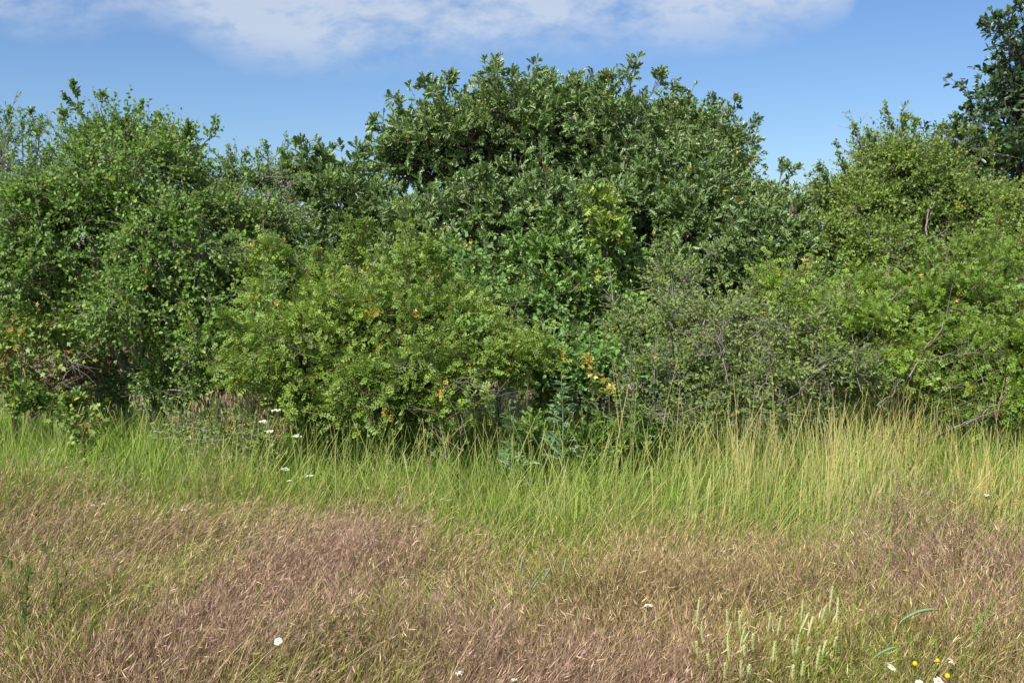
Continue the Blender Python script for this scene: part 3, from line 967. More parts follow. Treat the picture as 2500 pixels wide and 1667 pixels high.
# dark green oak sapling in the centre
plant('oak_sapling', 'glossy deep-green young oak in front of the big oak, above the green bush', 'sapling', 'lush',
      [(1400, 740, 7.9, 130, 90, .45), (1350, 660, 8.1, 110, 80, .4), (1480, 660, 8.1, 90, 80, .4), (1480, 830, 7.7, 120, 80, .4), (1350, 830, 7.7, 90, 70, .35)],
      roots_at((1410, 8.2)), 27,
      sprigs=[(1480, 620, 1500, 555, 7.9, .13), (1470, 560, 1460, 480, 8.0, .11), (1500, 600, 1525, 565, 7.8, .11), (1360, 560, 1340, 530, 8, .1), (1400, 700, 1460, 650, 7.4, .1)])

SP_['fresh'] = dict(SP_['lush'], pal=[srgb(98, 126, 42), srgb(150, 170, 62), srgb(190, 190, 70)], ns=9, nl=7, R=.14)  # leaves for the young oak's yellow-green leader, added as a separate plant
plant('oak_sapling', 'bright yellow-green leading shoot of the young oak, added as a plant of its own', 'sapling', 'fresh',
      [(1490, 580, 7.8, 40, 32, .15), (1460, 510, 7.9, 20, 24, .12)], roots_at((1470, 8.0)), 44, dens=.6)

# hawthorn at right
plant('hawthorn_tree', 'olive-green round-topped hawthorn on the right with a bare wispy tip', 'tree', 'thorn',
      [(2200, 480, 9.4, 160, 130, .8), (2080, 540, 9.2, 110, 110, .6), (2340, 520, 9.3, 140, 110, .7), (2170, 400, 9.6, 100, 80, .5), (2450, 560, 9.2, 110, 110, .6),
       (2150, 640, 8.8, 170, 110, .6), (2350, 650, 8.8, 180, 100, .6), (2560, 600, 9.1, 120, 150, .6), (1990, 600, 8.9, 100, 110, .5), (2030, 500, 9.3, 70, 70, .4), (2440, 540, 9.5, 110, 90, .6), (2280, 430, 9.6, 80, 75, .5)],
      roots_at((2210, 9.7), (2250, 9.8)), 28, dens=1.25, hollow=.1,
      sprigs=[(2185, 330, 2162, 258, 9.5, .09, .6), (2200, 340, 2208, 278, 9.5, .12), (2225, 340, 2235, 298, 9.5, .11), (2130, 360, 2120, 320, 9.5, .09, .6), (2100, 350, 2085, 305, 9.5, .07, .5),
              (2030, 450, 2000, 405, 9.2, .1), (2070, 440, 2050, 378, 9.3, .11), (2010, 480, 1980, 430, 9.2, .08, .5), (2280, 360, 2290, 335, 9.6, .1)],
      bare=[([(2160, 650, 8.4), (2185, 700, 8.3), (2182, 740, 8.3)], .007, .004), ([(2255, 620, 8.5), (2262, 560, 8.6), (2270, 500, 8.8)], .02, .008), ([(2262, 600, 8.5), (2310, 560, 8.6)], .012, .005),
            ([(2120, 400, 9.3), (2100, 350, 9.4), (2082, 302, 9.5)], .004, .001), ([(2380, 560, 8.9), (2440, 545, 8.9)], .006, .002)])

# tall dark tree at right edge
plant('dark_tree', 'tall dark-green tree cut off by the right edge of the photo, above the hawthorn', 'tree', 'darkoak',
      [(2560, 330, 14.5, 170, 170, 1.3), (2500, 170, 14.8, 75, 100, .8), (2430, 420, 14.2, 120, 110, 1.0), (2640, 170, 15.0, 150, 150, 1.4), (2410, 310, 14.3, 60, 60, .5), (2350, 420, 14.0, 75, 60, .6), (2500, 320, 14.5, 90, 110, .8), (2570, 550, 14.2, 220, 160, 1.2), (2800, 300, 15.5, 220, 330, 1.8), (2370, 380, 14.0, 60, 50, .5)],
      roots_at((2600, 15.2)), 29, rtip=.009, hollow=.05, spray=.2,
      sprigs=[(2460, 110, 2412, 60, 14.4, .26), (2470, 90, 2440, 45, 14.4, .22), (2460, 210, 2425, 178, 14.4, .22), (2440, 270, 2365, 245, 14.3, .26), (2440, 230, 2400, 212, 14.3, .2), (2400, 340, 2345, 305, 14.0, .22),
              (2500, 60, 2485, 15, 14.6, .22), (2330, 370, 2310, 330, 13.8, .22), (2490, 40, 2470, 60, 14.5, .2)],
      bare=[([(2370, 362, 13.2), (2440, 362, 13.2)], .008, .004)])

# big wild rose in the centre-left
plant('wild_rose', 'broad yellow-green wild rose bush with arching canes and yellow leaves, left of centre', 'bush', 'rose',
      [(800, 800, 6.8, 190, 130, .6), (950, 780, 6.9, 200, 120, .6), (720, 900, 6.6, 120, 110, .5), (900, 930, 6.5, 200, 120, .5), (1090, 880, 6.6, 150, 150, .5), (1190, 900, 6.6, 100, 110, .4), (860, 720, 7.2, 170, 70, .45),
       (1100, 780, 6.8, 120, 100, .45), (690, 760, 7.0, 120, 110, .45), (640, 680, 7.3, 110, 80, .35), (610, 870, 6.9, 80, 100, .4), (1010, 680, 7.3, 120, 60, .4), (1290, 880, 6.6, 60, 70, .25), (800, 1010, 6.4, 150, 70, .35), (1000, 1020, 6.4, 150, 75, .35)],
      roots_at((850, 6.9), (930, 6.9), (780, 6.8), (1030, 6.8)), 30, fname='foliage', wname='canes', spray=.2, hollow=.34,
      sprigs=[(870, 640, 850, 540, 6.9, .06, .7), (870, 660, 895, 545, 7.0, .07, .8), (740, 650, 650, 590, 6.9, .06, .7), (960, 680, 990, 610, 6.9, .06, .6), (1060, 680, 1050, 600, 6.8, .04, .5),
              (640, 830, 545, 770, 6.4, .05, .7), (620, 870, 570, 930, 6.3, .06, .8), (720, 680, 690, 620, 7, .08), (820, 660, 780, 620, 7, .08)],
      bare=[([(920, 905, 6.2), (960, 890, 6.15), (990, 885, 6.15)], .004, .002), ([(1080, 950, 6.1), (1140, 920, 6.1), (1190, 905, 6.1)], .004, .002), ([(1140, 930, 6.1), (1190, 950, 6.05), (1240, 975, 6.1)], .005, .002),
            ([(1140, 945, 6.1), (1175, 965, 6.05), (1215, 980, 6.1)], .004, .002), ([(770, 850, 6.2), (765, 820, 6.2)], .004, .002), ([(1130, 1100, 6.0), (1120, 1020, 6.0), (1090, 960, 6.0)], .004, .002),
            ([(740, 870, 6.2), (720, 850, 6.2)], .003, .002), ([(1090, 1120, 5.95), (1075, 1040, 6.0), (1060, 990, 6.0)], .004, .002)])

# small-leaved bush between rose and sapling
plant('green_bush', 'small round-leaved green bush between the wild rose and the young oak', 'bush', 'round',
      [(1180, 720, 7.4, 90, 80, .4), (1230, 830, 7.1, 110, 80, .4), (1330, 900, 6.9, 130, 80, .4), (1130, 640, 7.6, 90, 70, .35), (1290, 760, 7.4, 110, 70, .4), (1040, 740, 7.4, 100, 60, .35), (1540, 790, 7.4, 90, 70, .4), (1420, 940, 6.8, 110, 80, .4), (1480, 890, 6.9, 90, 70, .35), (1590, 880, 6.6, 70, 60, .25), (1120, 830, 6.5, 60, 50, .2)],
      roots_at((1230, 7.3), (1290, 7.2)), 31,
      bare=[([(1172, 790, 6.8), (1174, 740, 6.8), (1172, 700, 6.8)], .006, .003), ([(1190, 746, 6.8), (1230, 748, 6.8), (1275, 738, 6.8)], .003, .002)])

# blackthorn right of centre
plant('blackthorn', 'fine-leaved grey-green blackthorn bush full of pale bare twigs, right of centre', 'bush', 'sloe',
      [(1740, 800, 7.0, 140, 110, .55), (1880, 830, 7.0, 150, 120, .55), (1660, 900, 6.8, 120, 90, .45), (1800, 930, 6.7, 190, 90, .5), (1990, 900, 6.9, 130, 110, .5), (1640, 770, 7.2, 70, 70, .4), (1560, 940, 6.7, 90, 80, .4), (1530, 820, 7.2, 90, 80, .4), (1900, 720, 7.6, 130, 70, .4), (2060, 800, 7.3, 100, 110, .4), (1640, 690, 7.7, 90, 60, .35),
       (1600, 1010, 6.5, 110, 50, .35), (1830, 1010, 6.6, 200, 50, .4), (2090, 910, 6.6, 80, 70, .25)],
      roots_at((1760, 7.0), (1830, 7.0), (1680, 6.9)), 32, wname='stems', fname='foliage', hollow=.2, spray=.18,
      bare=[([(1630, 785, 6.4), (1660, 815, 6.4), (1720, 840, 6.4)], .006, .003), ([(1695, 870, 6.3), (1750, 870, 6.3), (1790, 830, 6.3)], .006, .003), ([(1765, 890, 6.3), (1768, 850, 6.3), (1755, 800, 6.3), (1730, 770, 6.4)], .007, .003),
            ([(1845, 810, 6.4), (1865, 845, 6.4), (1890, 875, 6.4)], .007, .003), ([(1780, 940, 6.2), (1765, 870, 6.3), (1745, 800, 6.4)], .006, .003), ([(1545, 1060, 6.2), (1550, 990, 6.2), (1546, 930, 6.2)], .005, .003),
            ([(1660, 1040, 6.2), (1640, 1010, 6.2), (1570, 1000, 6.2)], .005, .003), ([(1900, 800, 6.5), (1925, 830, 6.4)], .004, .003), ([(1850, 970, 6.2), (1880, 900, 6.3), (1890, 870, 6.3)], .005, .003),
            ([(1530, 1050, 6.2), (1480, 1020, 6.2), (1440, 980, 6.3)], .004, .002), ([(1950, 960, 6.2), (1990, 900, 6.2), (2000, 850, 6.3)], .005, .002)])

# rose/bramble mass on the right
plant('wild_rose', 'bright green wild rose thicket at the right edge below the hawthorn, with pale branches inside', 'bush', 'rose2',
      [(2220, 740, 7.6, 170, 90, .5), (2400, 760, 7.5, 160, 110, .5), (2120, 800, 7.3, 130, 100, .45), (2300, 860, 7.1, 170, 110, .5), (2470, 880, 7.0, 110, 120, .45), (2150, 920, 7.0, 130, 80, .45), (2350, 990, 6.8, 160, 60, .4), (2080, 720, 7.8, 90, 60, .4),
       (2600, 800, 7.3, 120, 170, .5), (2420, 680, 7.9, 110, 60, .4), (2540, 980, 6.8, 110, 80, .4), (1960, 770, 6.9, 70, 60, .25), (1880, 700, 7.2, 50, 40, .2)],
      roots_at((2280, 7.4), (2340, 7.3), (2180, 7.3), (2480, 7.3)), 33, fname='foliage', wname='canes', spray=.2, hollow=.34,
      bare=[([(2220, 920, 6.4), (2265, 850, 6.4), (2300, 800, 6.5), (2320, 750, 6.7)], .010, .004), ([(2230, 882, 6.4), (2300, 868, 6.4), (2380, 862, 6.4), (2410, 868, 6.4)], .007, .003), ([(2330, 1045, 6.2), (2390, 1020, 6.2), (2430, 985, 6.2), (2460, 965, 6.2)], .010, .003),
            ([(2335, 1043, 6.2), (2400, 1010, 6.15), (2470, 995, 6.2)], .006, .002), ([(2290, 1045, 6.2), (2292, 950, 6.2), (2350, 946, 6.2)], .007, .003), ([(2092, 910, 6.4), (2085, 860, 6.4), (2080, 815, 6.5)], .007, .004),
            ([(2115, 900, 6.4), (2110, 870, 6.4)], .007, .005), ([(2410, 950, 6.3), (2370, 870, 6.4), (2360, 850, 6.4)], .004, .002), ([(2140, 990, 6.2), (2180, 960, 6.2), (2200, 920, 6.3)], .006, .003), ([(2175, 680, 7.3), (2165, 650, 7.4)], .006, .004),
            ([(2445, 900, 6.4), (2450, 870, 6.4), (2440, 850, 6.4)], .006, .003), ([(2040, 870, 6.5), (2010, 880, 6.5)], .005, .003)])

# vine at the left edge
plant('hop_vine', 'yellow-green climbing vine with lobed leaves and orange patches at the left edge', 'vine', 'vine',
      [(30, 850, 6.9, 80, 60, .3), (110, 800, 7.0, 70, 40, .3), (10, 930, 6.8, 45, 50, .25), (-90, 880, 6.8, 100, 110, .35), (160, 860, 7.0, 40, 35, .25)],
      roots_at((30, 7.1), (-20, 7.1)), 34, dens=.75, fname='foliage', wname='stems', sprigs=[(60, 900, 75, 950, 6.7, .05, .5)])
# brown dead bramble thicket in the shade
plant('dead_bramble', 'rusty brown dead brambles in the dark hollow under the left bushes', 'bush', 'dead',
      [(190, 920, 7.3, 90, 50, .3), (260, 890, 7.4, 60, 60, .3), (140, 970, 7.1, 60, 30, .25)], roots_at((215, 7.4)), 35, fname='dry_leaves', wname='stems', dens=.9,
      bare=[([(155, 925, 6.5), (175, 890, 6.5), (200, 880, 6.5)], .005, .002), ([(160, 870, 6.5), (200, 890, 6.5)], .004, .002), ([(130, 960, 6.5), (150, 930, 6.5), (190, 960, 6.5)], .004, .002)])
# low leafy growth at the foot of the left bushes
plant('low_bush', 'low leafy herb clump at the foot of the vine on the left', 'bush', 'herb',
      [(110, 985, 6.8, 70, 28, .2), (180, 1000, 6.7, 50, 25, .2), (60, 990, 6.8, 50, 22, .2)], roots_at((140, 6.8)), 36, dens=.6, fname='foliage', wname='stems')
plant('hop_vine', 'short bright vine clump with yellowing lobed leaves low in the grass on the left', 'vine', 'vine',
      [(200, 1050, 6.0, 38, 35, .14)], roots_at((200, 6.0)), 37, fname='foliage', wname='stems')
plant('low_bush', 'low fine-leaved growth among hanging brown seed heads, left of the wild rose foot', 'bush', 'sloe',
      [(560, 1060, 6.3, 100, 40, .25), (650, 1070, 6.25, 70, 45, .25), (470, 1050, 6.5, 60, 30, .2)], roots_at((580, 6.4)), 38, fname='foliage', wname='stems', dens=.55)
plant('low_bush', 'bright green broad-leaved herb clump between the two blue-green weeds', 'plant', 'herb',
      [(1300, 1070, 6.2, 55, 45, .2), (1420, 1090, 6.3, 60, 40, .2), (1540, 1070, 6.4, 110, 40, .3)], roots_at((1360, 6.3)), 39, dens=.6, fname='foliage', wname='stems')
plant('low_bush', 'dark leafy undergrowth in the shade below the left plum bush', 'bush', 'plum2',
      [(240, 980, 7.4, 90, 50, .3), (300, 950, 7.4, 70, 60, .3), (380, 930, 7.2, 100, 80, .35), (470, 960, 7.0, 100, 60, .35)], roots_at((400, 7.2)), 40, fname='foliage', wname='stems', dens=.7)
# yellow leaves
plant('hop_vine', 'small vine with clear yellow lobed leaves hanging in front of the green bush at centre', 'vine', 'gold',
      [(1450, 912, 6.35, 22, 10, .05), (1495, 950, 6.32, 24, 18, .05)], roots_at((1470, 6.5)), 41, rtip=.0012, fname='foliage', wname='stems', dens=.3)
# background growth far behind so no gap opens at the foot of the hedge
plant('green_bush', 'dark leafy bush deep in the hedge, behind the wild rose and under the oak', 'bush', 'plum',
      [(900, 850, 9.2, 330, 200, .5), (300, 840, 9.0, 330, 230, .5), (650, 620, 9.6, 160, 150, .4)], roots_at((900, 9.2), (500, 9.2)), 42, dens=1.2, spray=0, hollow=-.1)
plant('green_bush', 'dark leafy bush deep in the hedge, behind the blackthorn and under the hawthorn', 'bush', 'plum',
      [(1700, 870, 9.2, 330, 170, .5), (2300, 850, 9.4, 330, 190, .5)], roots_at((1700, 9.2), (2200, 9.3)), 43, dens=1.2, spray=0, hollow=-.1)


# ================================================================== FLOWERS AND WEEDS
def tube1(buf, pts, r0, r1, col, sides=6, col2=None):
    P = np.array(pts, float)[None]
    n = P.shape[1]
    c = np.ones((1, n, 1)) * np.asarray(col)
    if col2 is not None:
        k = np.linspace(0, 1, n)[None, :, None]
        c = c * (1 - k) + np.asarray(col2) * k
    buf.tubes(P, np.linspace(r0, r1, n)[None], c, sides)


def curve_pts(a, b, n=7, bow=(0, 0, 0)):
    t = np.linspace(0, 1, n)[:, None]
    return a + (b - a) * t + np.array(bow) * np.sin(t * math.pi)


def frame_of(n):
    n = nrm(np.asarray(n, float))
    a = nrm(np.cross(n, [0.3, 0.9, 0.1]))
    return a, np.cross(n, a), n


def daisy(name, label, px, py, D, diam, face, petals=17, droop=0.0, seed=0, disc=.34):
    rng = np.random.default_rng(seed)
    h = W(px, py, D)
    foot = np.array([h[0] + rng.normal() * .04, h[1] + .03, -.03])
    e = thing(name, label, 'flower', foot, 'daisies in the dry grass')
    st = Buf()
    A, B, N = frame_of(face)
    tube1(st, curve_pts(foot, h - N * .004, 8, (rng.normal() * .02, 0, 0)), .0013, .0009, srgb(110, 136, 56))
    st.build('stem', MGRASS, e, origin=foot)
    dc = Buf()
    rd = diam * disc / 2
    v, f = [h + N * rd * .75], []
    for k, (rr, zz) in enumerate(((.5, .65), (.85, .38), (1.0, .05), (.6, -.25))):
        for i in range(12):
            a = i * math.pi / 6
            v.append(h + (A * math.cos(a) + B * math.sin(a)) * rd * rr + N * rd * zz)
    for i in range(12):
        f.append((0, 1 + i, 1 + (i + 1) % 12, 1 + (i + 1) % 12))
        for k in range(3):
            f.append((1 + k * 12 + i, 13 + k * 12 + i, 13 + k * 12 + (i + 1) % 12, 1 + k * 12 + (i + 1) % 12))
    dc.add(np.array(v), np.array(f), srgb(226, 190, 20))
    dc.build('disc', MPETAL, e, smooth=True, origin=foot)
    if petals:
        pt = Buf()
        for i in range(petals):
            a = i * 2 * math.pi / petals + rng.normal() * .05
            d = nrm(A * math.cos(a) + B * math.sin(a) - N * (droop + rng.normal() * .12))
            s = np.cross(N, d)
            L = diam / 2 * rng.uniform(.88, 1.08) - rd * .8
            w = diam * .075
            b0 = h + d * rd * .8
            pt.add(np.array([b0 - s * w * .5, b0 + s * w * .5, b0 + d * L * .6 + s * w + N * .001, b0 + d * L + s * w * .4 - N * L * .06,
                             b0 + d * L - s * w * .4 - N * L * .06, b0 + d * L * .6 - s * w + N * .001]),
                   np.array([(0, 1, 2, 5), (5, 2, 3, 4)]), srgb(236, 236, 232))
        pt.build('petals', MPETAL, e, origin=foot)


UPC = (0, -.75, .65)
daisy('daisy', 'white daisy with yellow centre standing alone, low on the left of the dry grass', 679, 1565, 2.95, .026, (-.1, -.75, .7), seed=1)
daisy('daisy', 'tilted white daisy, leftmost of the group in the bottom right corner', 2177, 1627, 2.85, .030, (.35, -.25, .9), seed=2, droop=.1)
daisy('daisy', 'daisy seen edge-on, upper right of the bottom right group', 2324, 1612, 2.9, .032, (.5, -.1, .85), seed=3, droop=.2, petals=13)
daisy('daisy', 'fully open white daisy at the lower edge of the bottom right group', 2292, 1662, 2.75, .030, (.1, -.55, .85), seed=4)
daisy('daisy', 'white daisy cut by the bottom edge, left in the bottom right group', 2245, 1668, 2.75, .028, (0, -.5, .9), seed=5)
daisy('daisy', 'bare yellow daisy head without petals, leftmost of the yellow ones', 2234, 1619, 2.85, .026, (.1, -.8, .6), petals=0, seed=6, disc=.62)
daisy('daisy', 'bare yellow daisy head without petals, beside the fully open daisy', 2313, 1649, 2.8, .026, (-.3, -.7, .6), petals=0, seed=7, disc=.62)
daisy('daisy', 'yellow daisy head with few drooping petals, topmost of the yellow ones', 2289, 1611, 2.88, .024, (-.3, -.6, .7), petals=4, seed=8, disc=.55, droop=.8)


def umbel(label, px, py, D, diam, seed, flat=.5, lean=(0, 0)):
    rng = np.random.default_rng(seed)
    h = W(px, py, D)
    foot = np.array([h[0] + rng.normal() * .06 + lean[0], h[1] + .06, -.03])
    e = thing('white_flower', label, 'flower', foot, 'white umbel flowers in the grass')
    st, hd = Buf(), Buf()
    hub = h - np.array([0, 0, diam * .7])
    tube1(st, curve_pts(foot, hub, 8, (rng.normal() * .03, 0, 0)), .0018, .0012, srgb(112, 134, 60))
    n = 16
    for i in range(n):
        a, r = rng.uniform(0, 6.28), diam / 2 * math.sqrt((i + .5) / n)
        p = h + np.array([math.cos(a) * r, math.sin(a) * r, -flat * r * r / diam + rng.normal() * diam * .03])
        tube1(st, curve_pts(hub, p, 3), .0007, .0005, srgb(120, 142, 70), 3)
        for q in range(9):
            c = p + nrm(rng.normal(size=3)) * diam * .085 * np.array([1, 1, .5])
            A, B, N = frame_of(rng.normal(size=3) * .5 + np.array([0, -.3, 1]))
            s = diam * .055
            hd.add(np.array([c + A * s, c + B * s, c - A * s, c - B * s]), np.array([(0, 1, 2, 3)]), srgb(238, 238, 226))
    st.build('stem', MGRASS, e, origin=foot)
    hd.build('flower_head', MPETAL, e, origin=foot)


for lab, px, py, D, dm in [
        ('flat white flower head highest of the white flowers left of the wild rose', 675, 999, 6.1, .062),
        ('flat white flower head second from the top, lower left of the highest white one', 641, 1027, 6.05, .056),
        ('small thin white flower head just below and right of the second-highest white one', 659, 1051, 6.0, .06),
        ('flat white flower head against the foot of the wild rose', 725, 1062, 5.9, .06),
        ('small white flower head in the green grass, left of the roundest one', 696, 1143, 5.6, .05),
        ('round bright white flower head in the green grass below the wild rose', 758, 1160, 5.5, .055),
        ('faint little white flower at the edge of the dry grass, below the small white one', 706, 1172, 5.4, .03),
        ('small bright white flower alone in the upper left dry grass', 445, 1243, 4.9, .034),
        ('tiny cream flower at far left, left of its twin', 227, 1232, 4.9, .022),
        ('tiny cream flower at far left, right of its twin', 252, 1229, 4.9, .022),
        ('cream white flower cluster in the middle of the dry grass, right of centre', 1583, 1476, 3.3, .028),
        ('cream white flower cluster near the bottom edge, left of centre', 1122, 1640, 2.8, .024),
        ('single white flower in the yellow grass near the right edge', 2407, 1207, 4.7, .034),
        ('pale tiny flower near the bottom edge left of the upright green grass spikes', 1255, 1657, 2.8, .018)]:
    umbel(lab, px, py, D, dm, int(px + py))

# ---- timothy spikes
ORD = ['first', 'second', 'third', 'fourth', 'fifth', 'sixth', 'seventh', 'eighth', 'ninth', 'tenth', 'eleventh', 'twelfth', 'thirteenth', 'fourteenth',
       'fifteenth', 'sixteenth', 'seventeenth', 'eighteenth', 'nineteenth', 'twentieth', 'twenty-first', 'twenty-second', 'twenty-third', 'twenty-fourth',
       'twenty-fifth', 'twenty-sixth', 'twenty-seventh', 'twenty-eighth', 'twenty-ninth', 'thirtieth', 'thirty-first']


def timothy(label, tip, base, D, seed, bow=0.0, col=(186, 202, 146), rad=.0042, group='upright green timothy spikes', foot_dx=None):
    rng = np.random.default_rng(seed)
    a, b = W(base[0], base[1], D), W(tip[0], tip[1], D - .02)
    a[2] = max(a[2], .05)
    dx = rng.normal() * .03 if foot_dx is None else foot_dx
    foot = np.array([a[0] + dx, D + .02, -.03])
    e = thing('timothy_grass', label, 'grass stalk', foot, group)
    st, hd = Buf(), Buf()
    side = nrm(np.cross(b - a, [0, 1, 0]))
    sp = curve_pts(a, b, 9, side * bow)
    q = curve_pts(foot, a, 7, (rng.normal() * .006, 0, 0))
    tube1(st, q, .0014, .0011, srgb(128, 146, 52), 5, srgb(150, 166, 70))
    # one blade on the stem
    k = q[3]
    bl = np.stack([k, k + np.array([.02, 0, .05]), k + np.array([.05 * rng.choice([-1, 1]), -.01, .09])])[None]
    st.strip(bl, np.array([[.002, .002, .0004]]), np.array([[.7, .7, 0]]), np.ones((1, 3, 3)) * srgb(140, 158, 64))
    n = 9
    prof = rad * np.array([.45, .85, 1, 1, 1, .98, .9, .75, .3])
    hd.tubes(sp[None], prof[None] * .85, np.ones((1, n, 1)) * srgb(*col), 7)
    m = int(np.linalg.norm(b - a) / .08 * 130) + 40
    t = rng.uniform(.02, .98, m)
    P = np.stack([np.interp(t, np.linspace(0, 1, n), sp[:, i]) for i in range(3)], 1)
    rr = np.interp(t, np.linspace(0, 1, n), prof)
    ax = nrm(np.gradient(sp, axis=0))
    AX = nrm(np.stack([np.interp(t, np.linspace(0, 1, n), ax[:, i]) for i in range(3)], 1))
    o = rng.normal(size=(m, 3))
    o = nrm(o - AX * np.sum(o * AX, 1, keepdims=True))
    d = nrm(o * .8 + AX * .7)
    z = nrm(o - d * np.sum(o * d, 1, keepdims=True))
    tv, tf = T([(0, 0, 0), (.5, .45, 0), (0, 1, 0), (-.5, .45, 0)], [(0, 1, 2, 3)])
    c = srgb(*col) * rng.uniform(.7, 1.2, (m, 1))
    hd.inst(tv, tf, P + o * rr[:, None] * .7, np.cross(d, z), d, z, rng.uniform(.003, .0048, m), c, np.full(m, .55))
    st.build('stem', MGRASS, e, origin=foot)
    hd.build('seed_head', MDRY, e, origin=foot)


UP = [((1708, 1457), (1701, 1523)), ((1713, 1516), (1716, 1569)), ((1700, 1566), (1705, 1604)), ((1774, 1486), (1779, 1539)), ((1776, 1546), (1781, 1614)),
      ((1805, 1490), (1808, 1546)), ((1819, 1529), (1806, 1584)), ((1829, 1541), (1814, 1570)), ((1817, 1575), (1820, 1604)), ((1727, 1595), (1735, 1632)),
      ((1770, 1617), (1771, 1657)), ((1810, 1610), (1809, 1656)), ((1829, 1622), (1829, 1660)), ((1838, 1548), (1840, 1590)), ((1882, 1495), (1876, 1542)),
      ((1907, 1503), (1898, 1552)), ((1892, 1564), (1887, 1614)), ((1961, 1462), (1956, 1518)), ((1976, 1493), (1952, 1544)), ((1985, 1505), (1972, 1553)),
      ((2033, 1430), (2025, 1494)), ((2016, 1478), (2006, 1516)), ((2047, 1458), (2042, 1528)), ((1950, 1548), (1945, 1596)), ((1935, 1560), (1938, 1604)),
      ((2003, 1574), (1993, 1634)), ((2017, 1562), (2008, 1600)), ((2042, 1555), (2036, 1582)), ((1975, 1578), (1973, 1598)), ((1937, 1624), (1936, 1660)), ((1962, 1614), (1958, 1650))]
UP.sort(key=lambda q: q[0][0])
for i, (tp, bs) in enumerate(UP):
    timothy('pale green upright grass spike, %s from the left in the bottom right stand' % ORD[i], tp, bs, 3.15 - .45 * np.clip((tp[1] - 1450) / 200, 0, 1) + .05 * math.sin(i * 7), 100 + i,
            col=(206, 210, 150) if i % 3 else (216, 218, 156))
G2 = 'leaning green grass spikes'
timothy('tall single green grass spike standing right of the upright stand', (2168, 1370), (2142, 1444), 3.5, 140, col=(158, 168, 96), group=G2, foot_dx=-.07)
timothy('long dark-green grass spike bent over to the left in the lower right', (2203, 1513), (2290, 1487), 3.1, 141, bow=-.012, col=(130, 156, 112), rad=.0055, group=G2, foot_dx=.03)
timothy('dark-green grass spike bent low to the left, above the daisies', (2130, 1608), (2190, 1578), 2.9, 142, bow=-.006, col=(126, 150, 104), rad=.005, group=G2, foot_dx=.02)
timothy('pale blue-green grass spike, upper left of the four in the middle of the dry grass', (1277, 1356), (1270, 1396), 3.7, 143, col=(170, 182, 140), group=G2)
timothy('pale blue-green grass spike, upper right of the four in the middle', (1382, 1362), (1374, 1402), 3.7, 144, col=(170, 182, 140), group=G2)
timothy('blue-green leaning grass spike in the middle, lowest of the four', (1322, 1396), (1292, 1440), 3.6, 145, col=(126, 150, 124), group=G2)
timothy('blue-green leaning grass spike in the middle, just right of the lowest', (1345, 1384), (1322, 1424), 3.6, 146, col=(132, 154, 126), group=G2)


# ---- blue-green prickly weeds at the hedge foot
def jagged_weed(label, top, D, foot_px, seed, nlv=26):
    rng = np.random.default_rng(seed)
    h = W(top[0], top[1], D)
    foot = ground_at(foot_px, D + .03)
    e = thing('thistle_weed', label, 'weed', foot, 'blue-green weeds at the hedge foot')
    st, lf = Buf(), Buf()
    q = curve_pts(foot, h, 9, (.02, 0, 0))
    tube1(st, q, .005, .002, srgb(160, 170, 130), 6)
    t = np.concatenate([rng.uniform(.3, .75, nlv // 2), rng.uniform(.7, 1, nlv)])
    n = len(t)
    pos = np.stack([np.interp(t, np.linspace(0, 1, 9), q[:, i]) for i in range(3)], 1)
    an = rng.uniform(0, 6.28, n)
    y = nrm(np.stack([np.cos(an), np.sin(an) * .8 - .2, rng.uniform(.0, 1.0, n)], 1))
    z = nrm(np.array([0, 0, 1.0]) + rng.normal(size=(n, 3)) * .6)
    z = nrm(z - y * np.sum(z * y, 1, keepdims=True))
    size = np.interp(t, [.3, .7, 1], [.18, .11, .035]) * rng.uniform(.8, 1.2, n)
    col = pal(rng, n, [srgb(114, 144, 98), srgb(138, 162, 114), srgb(98, 128, 84)])
    lf.inst(JAG[0], JAG[1], pos, np.cross(y, z), y, z, size, col, np.full(n, .85))
    tube1(st, curve_pts(q[5], q[5] + np.array([.08, -.02, .10]), 4), .002, .001, srgb(160, 170, 130), 4)
    st.build('stem', MGRASS, e, origin=foot)
    lf.build('leaves', MLEAF, e, origin=foot)


jagged_weed('tall blue-green jagged-leaved weed standing in front of the hedge at the middle', (1370, 912), 6.05, 1365, 51, 34)
jagged_weed('shorter blue-green jagged-leaved weed, partly shaded, left of the tall one', (1242, 985), 6.1, 1262, 52, 26)
jagged_weed('low spreading blue-green weed right at the foot of the shorter one', (1240, 1075), 5.9, 1250, 53, 16)


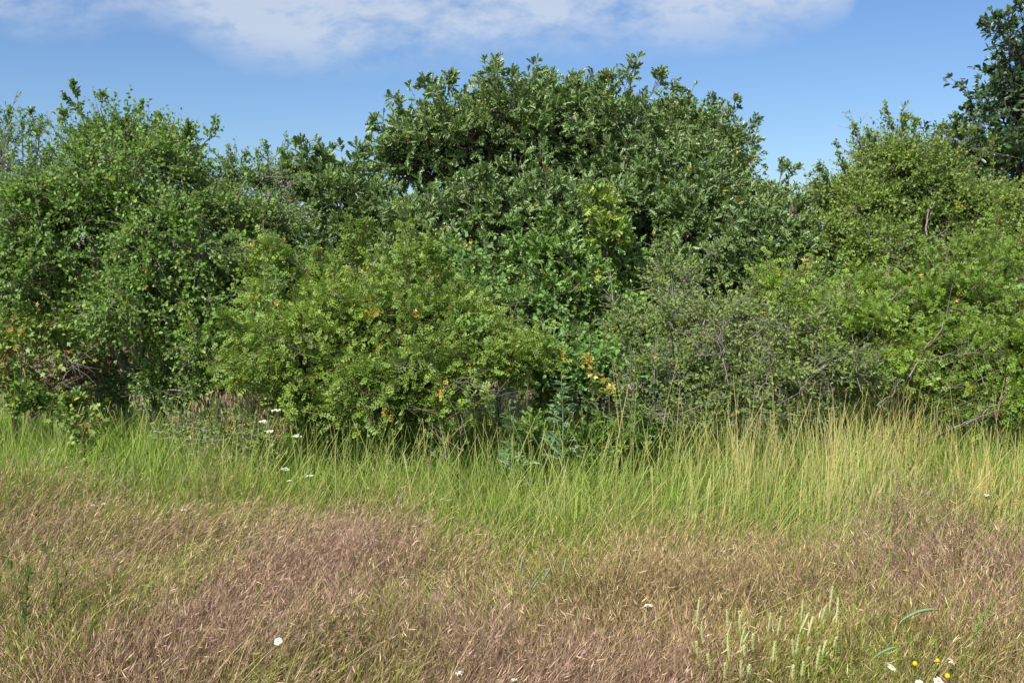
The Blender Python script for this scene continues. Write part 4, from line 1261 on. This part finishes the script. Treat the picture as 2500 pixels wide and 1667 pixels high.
# ---- green weed stalks in the left foreground and the right
def weed_stalk(label, pts, D, seed, col=(86, 120, 56), leaves=14, ls=.03, flower=False):
    rng = np.random.default_rng(seed)
    P = np.array([W(p[0], p[1], D + .02 * i) for i, p in enumerate(pts)])
    foot = np.array([P[0][0], D, -.03])
    e = thing('weed_stalk', label, 'weed', foot, 'green weed stalks in the dry grass')
    st, lf = Buf(), Buf()
    Q = np.concatenate([foot[None], P])
    t = np.linspace(0, len(Q) - 1, len(Q) * 3)
    S = np.stack([np.interp(t, np.arange(len(Q)), Q[:, k]) for k in range(3)], 1)
    tube1(st, S, .0024, .0010, srgb(*col), 5)
    for j in range(4):
        k = rng.integers(len(S) // 2, len(S) - 1)
        tube1(st, curve_pts(S[k], S[k] + np.array([rng.normal() * .03, 0, rng.uniform(.03, .07)]), 4), .001, .0006, srgb(*col), 4)
    n = leaves
    tt = rng.uniform(.35, 1, n) * (len(S) - 1)
    pos = np.stack([np.interp(tt, np.arange(len(S)), S[:, k]) for k in range(3)], 1)
    y = nrm(rng.normal(size=(n, 3)) * .7 + np.array([0, 0, .9]))
    z = rng.normal(size=(n, 3))
    z = nrm(z - y * np.sum(z * y, 1, keepdims=True))
    lf.inst(OVAL[0], OVAL[1], pos, np.cross(y, z), y, z, rng.uniform(.6, 1.3, n) * ls, srgb(*col) * rng.uniform(.8, 1.3, (n, 1)), np.full(n, .55))
    if flower:
        p = S[-1] + rng.normal(size=(10, 3)) * .006
        yy = nrm(rng.normal(size=(10, 3)))
        zz = nrm(np.cross(yy, rng.normal(size=(10, 3))))
        lf.inst(OVAL[0], OVAL[1], p, np.cross(yy, zz), yy, zz, np.full(10, .009), np.ones((10, 1)) * srgb(206, 206, 60), np.full(10, 1.2))
    st.build('stem', MGRASS, e, origin=foot)
    lf.build('leaves', MGRASS, e, origin=foot)


weed_stalk('thin green weed curving in from the left edge of the dry grass', [(60, 1500), (40, 1420), (20, 1370), (2, 1290)], 3.6, 61)
weed_stalk('dark green leafy weed stalk near the left edge, thickest of the stalks there', [(58, 1530), (66, 1460), (70, 1375)], 3.4, 62, col=(70, 104, 48), leaves=26)
weed_stalk('tall thin upright green stalk, second group from the left edge', [(140, 1410), (142, 1350), (146, 1290), (147, 1225)], 3.9, 63, leaves=5)
weed_stalk('slender weed with a yellow tip leaning left, near the left edge', [(138, 1390), (115, 1350), (82, 1315)], 3.7, 64, leaves=6, flower=True)
weed_stalk('slender green weed leaning right in the left dry grass', [(125, 1470), (160, 1410), (190, 1350)], 3.7, 65, leaves=8)
weed_stalk('bright green leafy weed stalk in the bottom right corner, leaning right', [(2368, 1600), (2385, 1540), (2410, 1500), (2425, 1468)], 3.1, 66, col=(92, 140, 50), leaves=22, ls=.022)
weed_stalk('dark thin weed stalk rising in the yellow grass at right', [(2180, 1250), (2200, 1215), (2235, 1175)], 4.7, 67, col=(96, 104, 52), leaves=4)
